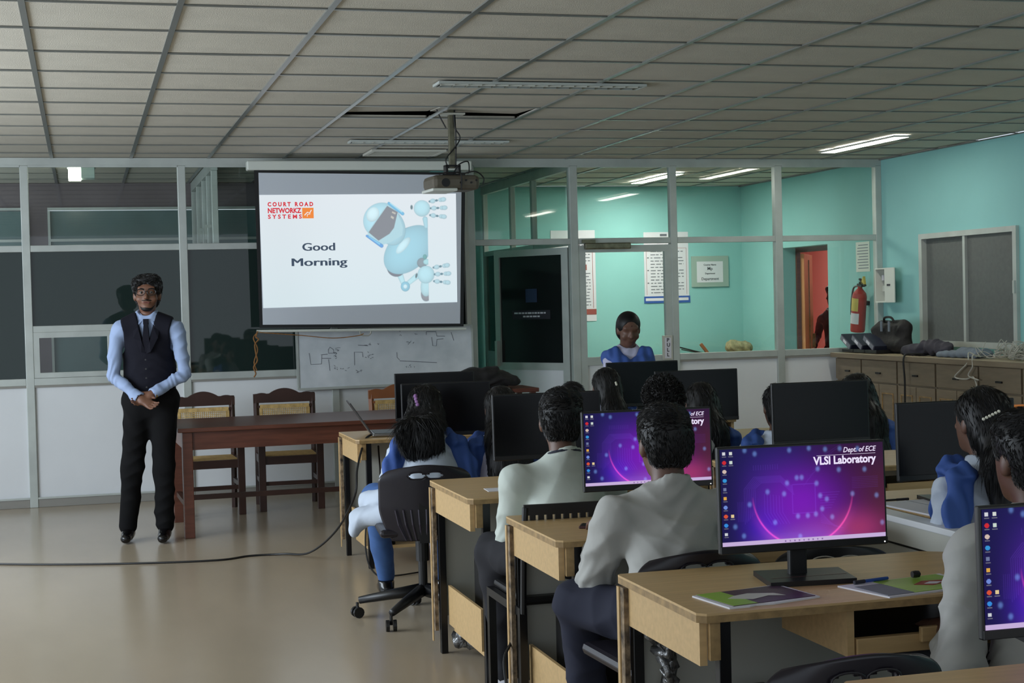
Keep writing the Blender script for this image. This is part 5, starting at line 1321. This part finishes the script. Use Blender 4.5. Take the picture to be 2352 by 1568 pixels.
for sx in (-1, 1):   # shirt collar points
    cl = MB(); cl.add([(sx*.006, .108, Zs+.034), (sx*.030, .096, Zs+.056), (sx*.066, .040, Zs+.082), (sx*.080, .050, Zs+.045), (sx*.056, .130, Zs-.018)], [(0, 1, 4), (1, 2, 3, 4)]); co_ = cl.obj('collar', 'shirt_blue', rt_); lm = co_.modifiers.new('thick', 'SOLIDIFY'); lm.thickness = .006
for k in range(4): MB().lathe([(.001, .0), (.006, .0), (.006, .004), (.001, .004)], 10, (.004, .162-.004*k, Zs-.24-.06*k), 'y').obj('button', 'black', rt_)
# spectacles, moustache and beard, watch, belt
gl = MB()
for sx in (-1, 1):
    gl.tube([tuple(Hh(sx*.032+.025*math.cos(t), .098, .003+.019*math.sin(t))) for t in np.linspace(0, 2*PI, 21)], .0026, 6)
    gl.tube([tuple(Hh(sx*.056, .096, .008)), tuple(Hh(sx*.079, .06, .008)), tuple(Hh(sx*.08, -.005, .002))], .0022, 6)
gl.tube([tuple(Hh(-.008, .099, .006)), tuple(Hh(0, .102, .009)), tuple(Hh(.008, .099, .006))], .0024, 6)
gl.obj('spectacles', 'black', rt_)
br = SDF(.005, 1.1)
br.cap(Hh(-.026, .082, -.046), Hh(0, .092, -.043), .0055, .006, k=.004); br.cap(Hh(.026, .082, -.046), Hh(0, .092, -.043), .0055, .006, k=.004)
br.ell(Hh(0, .056, -.093), (.030, .024, .018), tm['Rh'], k=.01)
for sx in (-1, 1): br.cap(Hh(sx*.028, .056, -.088), Hh(sx*.058, .012, -.04), .010, .007, k=.01)
br.obj('beard', 'curlhair', rt_, curls(.001, 90))
lpm = SDF(.004); lpm.cap(Hh(-.017, .086, -.058), Hh(.017, .086, -.058), .0055, k=.004); lpm.obj('lips', 'lips', rt_)
e_, h_ = tm['EL'][0], tm['HD'][0]; d_ = (h_-e_)/np.linalg.norm(h_-e_); c_ = h_-d_*.012
ring = []
q_ = np.cross(d_, V3(0, 0, 1)); q_ /= np.linalg.norm(q_); w2 = np.cross(d_, q_)
wt_ = MB().tube([tuple(c_+(q_*math.cos(t)+w2*math.sin(t))*.033) for t in np.linspace(0, 2*PI, 17)], .0065, 6).obj('watch', 'gold', rt_)
MB().box(-.145, .145, -.085, -.075, Pz+.125, Pz+.155).obj('belt', 'black', rt_) if False else None

# ---- the girl facing the camera behind the grey monitor
wm_ = person('girl in blue stole facing the camera with lowered head, before the glazed door', (3.62, 9.98, 0), 173, 1.435, seat=.70, lean=.03, sw=.142, hands=[(-.12, .28, .93), (.12, .28, .93)], shirt='kurta_w', pants='denim', skin='skin2', hair='tied', girl=True, fine=True, vox=.008, headpitch=18, shawl='front', group=None, knees=[(-.11, .34), (.11, .34)], feet=[(-.11, .34), (.11, .34)])
MB().ell(tuple(wm_['H'](0, .088, .05)), (.003, .002, .003), 8, 6).obj('bindi', 'iris', wm_['root'])
t = thing('stool', 'tall stool under the girl facing the camera', 'stool', (3.62, 10.02, 0)); MB().lathe([(.02, .60), (.17, .60), (.17, .625), (.02, .63)], 20).obj('seat', 'black', t)
for a, b_ in ((-1, -1), (1, -1), (-1, 1), (1, 1)): MB().tube([(a*.16, b_*.16, 0), (a*.12, b_*.12, .60)], .012, 8).obj('leg', 'blacksteel', t)

# ---- students seen from behind
a1 = person('girl in blue stole and grey kurta on the ribbed swivel chair, wavy hair', (1.63, 7.36, 0), -4, 1.125, seat=.535, lean=.10, sw=.17, hands=[(-.10, .50, .80), (.18, .50, .80)], shirt='kurta', pants='denim', girl=True, hair='loose', shawl='bands', vox=.009, headyaw=8, long_to=.86, hairdx=-.06, hairw=1.25, knees=[(-.24, .34), (.10, .42)], feet=[(-.17, .56), (.12, .50)], flow=.02)
a1s = SDF(.009); a1s.cap((-.17, -.02, .52), (-.33, .16, .47), .085, .06, (0, 0, 1), 1.4, k=.04); a1s.cap((-.33, .16, .47), (-.37, .14, .42), .06, .04, (1, 0, 0), 1.3, k=.04); a1s.cap((-.2, .12, .56), (-.27, .30, .53), .07, .06, k=.04)
a1s.obj('kurta_hem', 'kurta', a1['root'], folds(.006, (9, 9, 9), 5))
clip_(a1, (-.045, -.093, .062), (-.035, -.112, .02), 4, .012, 'purple', 'hair_band')
a2 = person('girl with long dark hair and blue stole beside the girl on the swivel chair', (2.035, 7.42, 0), 0, 1.10, seat=.535, lean=.08, sw=.165, shirt='kurta_w', pants='denim', girl=True, hair='loose', shawl='bands', vox=.011, long_to=.62, headyaw=-10, hairw=1.35)
a3 = person('man in pale green shirt with neat black hair at the second column desk', (1.735, 5.42, 0), -2, 1.185, seat=.545, lean=.10, sw=.205, hands=[(-.08, .42, .79), (.16, .42, .79)], shirt='shirt_green', pants='pants_grey', hair='short', vox=.008, sleeve='roll', skin='skin2', knees=[(-.22, .36), (.15, .42)], feet=[(-.18, .30), (.15, .38)], shoe='sock', headyaw=8, headpitch=6)
ln_ = [V3(.066*math.cos(t), a3['lean']-.012+.062*math.sin(t), a3['zsh']+.062-.020*math.sin(t)) for t in np.linspace(PI*.9, PI*2.1, 14)]
MB().tube([tuple(q) for q in ln_], .005, 6).obj('lanyard', 'folder', a3['root'])
a4 = person('man in light grey shirt seated nearest in front of the magazine desk', (1.735, 4.36, 0), 0, 1.19, seat=.55, lean=.08, sw=.205, hands=[(-.10, .42, .79), (.14, .44, .79)], shirt='shirt_grey', pants='pants_navy', hair='short', vox=.0075, sleeve='roll', skin='skin2', knees=[(-.24, .30), (.16, .42)], feet=[(-.15, .38), (.16, .40)], headyaw=-3, headpitch=6)
a5 = person('man in grey shirt cut off by the right edge, beyond the partly visible monitor', (2.285, 3.27, 0), 2, 1.215, seat=.545, lean=.06, sw=.205, hands=[(-.15, .24, .66), (.17, .28, .66)], shirt='shirt_grey', pants='pants_grey', hair='short', vox=.0075, sleeve='roll', skin='skin2', headyaw=-4, headpitch=4)
a6 = person('girl with a pearl hair clip and very long straight hair', (2.93, 4.46, 0), 4, 1.20, seat=.535, lean=.08, sw=.17, hands=[(-.10, .28, .64), (.12, .28, .64)], shirt='kurta', pants='denim', girl=True, hair='long', shawl='bands', vox=.0075, skin='skin2', headyaw=-9, long_to=.46, flow=-.0)
clip_(a6, (-.088, -.105, .016), (-.040, -.126, .040), 6, .0055)
a7 = person('boy with curly hair seated before the far right monitor', (2.78, 7.06, 0), 0, 1.115, seat=.53, lean=.06, sw=.20, shirt='shirt_grey', pants='pants_grey', hair='curly', vox=.011)
a8 = person('girl with blue stole just right of the curly haired boy', (3.15, 7.48, 0), 0, 1.075, seat=.52, lean=.06, sw=.175, shirt='kurta', pants='denim', girl=True, hair='loose', shawl='bands', vox=.011)
a9 = person('girl half hidden at the left edge of the centre monitor', (3.31, 6.93, 0), -20, 1.085, seat=.52, lean=.06, sw=.165, shirt='kurta', pants='denim', girl=True, hair='tied', shawl='bands', vox=.011, headyaw=-20)
a10 = person('girl whose dark head rises above the centre monitor, with a small clip', (3.93, 7.22, 0), 0, 1.105, seat=.53, lean=.06, sw=.17, shirt='kurta', pants='denim', girl=True, hair='loose', shawl='bands', vox=.011, long_to=.6)
clip_(a10, (.080, -.05, .0), (.082, -.05, -.03), 3, .008)
a11 = person('girl with small white clip in smooth black hair, left of the camera-facing girl', (2.97, 8.48, 0), 0, 1.125, seat=.53, lean=.06, sw=.165, shirt='kurta_w', pants='denim', girl=True, hair='long', shawl='bands', vox=.011, long_to=.7)
clip_(a11, (.020, -.128, .03), (.024, -.128, .018), 3, .007)
a12 = person('student whose black hair just shows above a monitor, left of the clip girl', (3.10, 9.75, 0), 180, .985, seat=.42, lean=.10, sw=.165, shirt='kurta_w', pants='denim', girl=True, hair='tied', vox=.011, headpitch=20)
swivel('low chair under the student whose hair shows above a monitor', (3.10, 9.82, 0), 180, H=.2, z0=.34, W=.34)
a13 = person('person in dark mauve jacket at the edge of the orange doorway', (8.0, 15.3, 0), 100, 1.62, sw=.19, shirt='darkcloth', pants='trouser', hair='short', vox=.012, hands=[(-.22, .12, .95), (.22, .14, .95)], group=None)

# ------------------------------------------------------------------ bags and cable tangle on the worktop, things behind the glass
TZ = 1.002
t = thing('shoulder_bag', 'bulky black laptop bag standing on the worktop', 'bag', (6.80, 12.0, TZ), R(-90+0))
q = SDF(.010); q.cap((-.10, 0, .09), (.22, 0, .08), .09, .08, (0, 1, 0), 1.0, k=.05); q.cap((-.13, 0, .20), (.23, 0, .22), .085, .08, (0, 1, 0), 1.1, k=.06); q.cap((-.10, -.05, .07), (-.14, -.06, .19), .07, .05, k=.04)
q.cut((0, 0, .0), (0, 0, -1), (-.5, -.5, -.2), (.5, .5, .02)); q.obj('bag_body', 'bagblack', t, folds(.006, (9, 9, 9), 2))
MB().tube(catmull([(-.02, -.05, .27), (.0, -.06, .305), (.07, -.06, .315), (.13, -.06, .305), (.15, -.05, .27)], 6), .010, 8).obj('handle', 'bagblack', t)
for x in (.0, .13): MB().box(x-.012, x+.012, -.095, -.085, .19, .28).obj('strap', 'baggrey', t)
t = tag(SDF(.009).cap((6.68, 11.42, TZ+.045), (6.72, 10.98, TZ+.05), .07, .055, (0, 0, 1), 1.3, k=.04).cap((6.72, 11.25, TZ+.09), (6.74, 11.0, TZ+.075), .06, .05, (0, 0, 1), 1.4, k=.05).cap((6.66, 11.5, TZ+.03), (6.65, 11.3, TZ+.03), .05, .04, k=.04).cut((0, 0, TZ), (0, 0, -1), (6, 10, .7), (8, 13, TZ+.01)).obj('soft_bag', 'bagpurple', None, folds(.009, (12, 12, 16), 4)), 'crumpled dark slate bag on the worktop beside the black bag', 'bag')
t = tag(SDF(.008).cap((6.66, 10.95, TZ+.018), (6.70, 10.48, TZ+.03), .045, .06, (0, 0, 1), 1.5, k=.04).cap((6.72, 10.7, TZ+.05), (6.74, 10.42, TZ+.035), .05, .045, (0, 0, 1), 1.5, k=.04).cut((0, 0, TZ), (0, 0, -1), (6, 10, .7), (8, 13, TZ+.01)).obj('cloth_bag', 'baggrey', None, folds(.006, (6, 20, 6), 6)), 'light grey cloth bag lying flat on the worktop', 'bag')
cb = MB()
for k in range(46):
    y = random.uniform(9.55, 10.42); x = random.uniform(6.66, 6.95); z = TZ+.02+random.uniform(0, .12)*(1-abs(y-9.95)/.6); pts = [(x, y, z)]
    for q in range(9):
        y += random.uniform(-.10, .10); x = min(max(x+random.uniform(-.08, .08), 6.58), 7.0); y = min(max(y, 9.5), 10.5); z = TZ+.008+min(abs(random.gauss(0, .055)), .14)
        pts.append((x, y, z))
    cb.tube(catmull(pts, 4), random.uniform(.003, .0045), 5)
cb.tube(catmull([(6.6, 10.35, TZ+.02), (6.56, 10.40, TZ+.05), (6.52, 10.35, TZ-.02), (6.52, 10.45, .92), (6.51, 10.52, .86), (6.52, 10.38, .85), (6.52, 10.28, .87), (6.51, 10.22, .80), (6.51, 10.27, .76)], 6), .006, 6)
cb.tube(catmull([(6.6, 10.3, TZ+.02), (6.53, 10.3, TZ+.03), (6.515, 10.28, .95), (6.51, 10.33, .88), (6.515, 10.2, .85)], 6), .006, 6)
tag(cb.obj('cable_tangle', 'wcable'), 'tangled heap of grey white cable spilling over the worktop edge', 'cables')
# electric box on the teal wall, extinguisher, notice
eb = thing('switch_box', 'open white electrical box on the teal wall', 'electrical box', (WX-.002, 12.4, 1.44))
MB().box(-.10, -.004, -.01, .18, 0, .012).box(-.10, -.004, -.01, .18, .30, .312).box(-.10, -.004, .17, .18, .012, .30).box(-.10, -.004, -.01, .0, .012, .30).box(-.008, -.002, 0, .17, .012, .30).obj('box_shell', 'white', eb)
MB().box(-.105, -.095, -.17, -.0, .0, .312).obj('box_door', 'white', eb)
for y, z, mt in ((.06, .16, 'red'), (.05, .08, 'black'), (.10, .10, 'white'), (.11, .20, 'paper'), (.03, .22, 'smudge')): box('breaker', (-.05, -.008, y, y+.04, z, z+.05), mt, eb, .003)
MB().box(-.112, -.105, -.10, -.05, .15, .165).obj('latch', 'ink', eb)
ex = thing('fire_extinguisher', 'red fire extinguisher hung on the teal wall beyond the glass', 'fire extinguisher', (WX-.10, 12.93, 1.17), 0); ex.rotation_euler = (R(9), 0, 0)
MB().lathe([(.02, 0), (.062, .0), (.068, .015), (.068, .33), (.06, .365), (.035, .395), (.022, .41), (.022, .43)], 24).obj('cylinder', 'red', ex, smooth=False)
MB().box(-.02, .02, -.055, .03, .43, .45).box(-.012, .012, -.10, .02, .465, .478, rot=(R(24), 0, 0)).tube([(0, .0, .41), (0, 0, .47)], .014, 8).obj('valve_lever', 'black', ex)
MB().prism([(-.09, .46), (-.03, .46), (-.06, .53)], -.012, .012, 'x').obj('tag_plate', 'yellow', ex)
MB().tube(catmull([(0, .03, .43), (-.02, .085, .40), (-.03, .09, .28), (-.03, .085, .15)], 6), .009, 8).obj('hose', 'black', ex)
def patch(r, z0, z1, a0, a1):
    A = np.linspace(R(a0), R(a1), 9); vs = [(r*math.cos(a), r*math.sin(a), z) for z in (z0, z1) for a in A]
    return MB().add(vs, [(k, k+1, k+10, k+9) for k in range(8)])
patch(.0695, .20, .32, 130, 235).obj('yellow_label', 'yellow', ex); patch(.0700, .08, .18, 150, 245).obj('white_label', 'paper', ex)
MB().box(.06, .10, -.02, .02, .25, .29).obj('wall_hook', 'blacksteel', ex)
nt_ = thing('wall_notice', 'faded paper notice on the teal wall above the extinguisher', 'notice', (WX-.004, 12.98, 1.73))
box('sheet', (0, .003, -.13, .13, 0, .28), 'smudge2', nt_) if 'smudge2' in MT else box('sheet', (0, .003, -.13, .13, 0, .28), 'white', nt_)
m_ = MB()
for k in range(9): m_.box(-.001, 0, -.11+.01*random.random(), .11-.04*random.random(), .03+.027*k, .038+.027*k)
m_.obj('text_lines', 'smudge', nt_)
MT['greyink'] = mat('grey print', (104,106,116), .8)
def poster(label, x, z0, z1, wd, accent, lines, name='poster'):
    t = thing(name, label, 'poster', (x, BY-.006, z0)); H_ = z1-z0
    box('sheet', (0, wd, 0, .004, 0, H_), 'paper', t); return t
# poster positions on the teal wall (width in metres)
p1_ = poster('tall poster with brown red headings, behind the left post of the glazed door', 4.86, 1.30, 2.28, .50, 'redin', 0)
m_ = MB(); 
for z in (.10, .58, .86): m_.box(.02 if z > .1 else 0, .40 if z > .1 else .50, -.002, 0, z-.03, z+.03)
m_.obj('red_heading', 'redin', p1_)
m_ = MB()
for z in np.arange(.17, .84, .034):
    if abs(z-.58) < .05: continue
    x = .06
    while x < .43: l = random.uniform(.02, .07); m_.box(x, min(x+l, .44), -.0015, 0, z, z+.009); x += l+.014
m_.obj('text_lines', 'greyink', p1_)
MB().box(.02, .025, -.0015, 0, .14, .84).box(.465, .47, -.0015, 0, .14, .84).obj('border_line', 'redin', p1_)
p2_ = poster('tall numbered text poster with a blue band at its foot', 5.92, 1.475, 2.25, .52, 'bluein', 0)
MB().box(-.008, .53, -.002, 0, 0, .075).obj('blue_band', 'bluein', p2_)
MB().box(.01, .51, -.003, -.002, .025, .055).obj('band_text', 'paper', p2_)
m_ = MB()
for k, z in enumerate(np.arange(.11, .60, .0345)):
    if z > .575: break
    if k % 4 == 3 or k == 0 and False: m_.box(.035, .055, -.0015, 0, z, z+.012)
    x = .075; e = .46 if k % 4 != 0 else .36
    while x < e: l = random.uniform(.02, .08); m_.box(x, min(x+l, e), -.0015, 0, z, z+.009); x += l+random.uniform(.008, .02)
m_.box(.19, .27, -.0015, 0, .73, .755).box(.19, .25, -.0015, 0, .615, .64).box(.03, .49, -.0015, 0, .70, .703).box(.03, .49, -.0015, 0, .66, .663)
m_.obj('text_lines', 'greyink', p2_)
MB().box(.025, .028, -.0015, 0, .09, .60).box(.492, .495, -.0015, 0, .09, .60).box(.028, .492, -.0015, 0, .597, .60).obj('border_line', 'redin', p2_)
nb_ = thing('notice_board', 'small grey framed board with a printed white sheet', 'notice board', (6.47, BY-.02, 1.64))
MT['boardgrey'] = mat('grey board', (150,170,160), .7)
box('board', (0, .44, 0, .018, 0, .34), 'boardgrey', nb_, .004); box('sheet', (.06, .37, -.003, 0, .05, .28), 'paper', nb_)
for s_, z, h in (('Course Name', .235, .026), ('Mp', .185, .05), ('Department', .14, .024), ('Department', .075, .042)):
    text('notice_text', s_, h, 'ink', nb_, (.215, -.0035, z), align='CENTER', bold=.0006)
# low cupboard in the teal room carrying a bag and sticks
cp = thing('low_cupboard', 'low cupboard behind the glazed partition', 'cupboard', (5.37, 15.15, 0)); box('body', (0, 1.7, 0, .5, 0, .90), 'greysteel', cp, .004); box('top', (-.01, 1.71, -.01, .51, .90, .915), 'cabtop', cp)
for k in (0, 1): box('door', (.02+.84*k, .84+.84*k, -.012, 0, .04, .88), 'greysteel', cp, .003)
tag(SDF(.010).cap((6.76, 15.35, .985), (6.94, 15.35, .97), .07, .075, (0, 1, 0), 1, k=.03).cut((0, 0, .916), (0, 0, -1), (6, 15, .7), (8, 16, .93)).obj('canvas_bag', 'beigebag', None, folds(.008, (12, 12, 12), 8)), 'beige and green canvas bag seen over the sill through the glass', 'bag')
tag(MB().tube([(6.14, 15.3, 1.0), (6.44, 15.35, .925)], .008, 6).tube([(6.16, 15.28, .975), (6.40, 15.3, .925)], .006, 6).obj('umbrella_rods', 'black'), 'thin black rods leaning on the sill behind the glass', 'rods')
tag(MB().box(6.42, 6.45, 15.3, 15.33, .915, 1.04, rot=(0, R(-38), 0)).obj('wooden_stick', 'owood'), 'short brown wooden stick behind the glass', 'stick')
# black bag on a table by the doorway behind the front monitors
bt = thing('side_table', 'small wooden table with a black bag by the corridor doorway', 'table', (2.62, 10.85, 0)); box('top', (0, .62, 0, .45, .86, .89), 'dwood', bt, .004)
for x in (.02, .56):
    for y in (.02, .39): box('leg', (x, x+.04, y, y+.04, 0, .86), 'dwood', bt)
tag(SDF(.010).cap((2.78, 11.05, .965), (3.09, 11.05, .94), .085, .065, (0, 0, 1), 1.1, k=.05).cap((2.76, 11.05, .99), (2.95, 11.05, 1.0), .06, .05, k=.04).cut((0, 0, .891), (0, 0, -1), (2, 10, .7), (4, 12, .90)).obj('backpack', 'bagblack', None, folds(.008, (10, 10, 10), 9)), 'black backpack lying on the small table right of the front monitors', 'bag')
wbn = thing('cane_bin', 'woven tan basket below the black backpack', 'basket', (2.95, 10.50, 0)); MB().lathe([(.13, 0), (.16, .55), (.155, .55), (.125, .01)], 20).obj('basket_body', 'cane', wbn)
for z in (.1, .3, .5): MB().lathe([(.133+.05*z, z), (.14+.055*z, z+.01), (.135+.055*z, z+.02)], 20).obj('basket_band', 'edge', wbn)
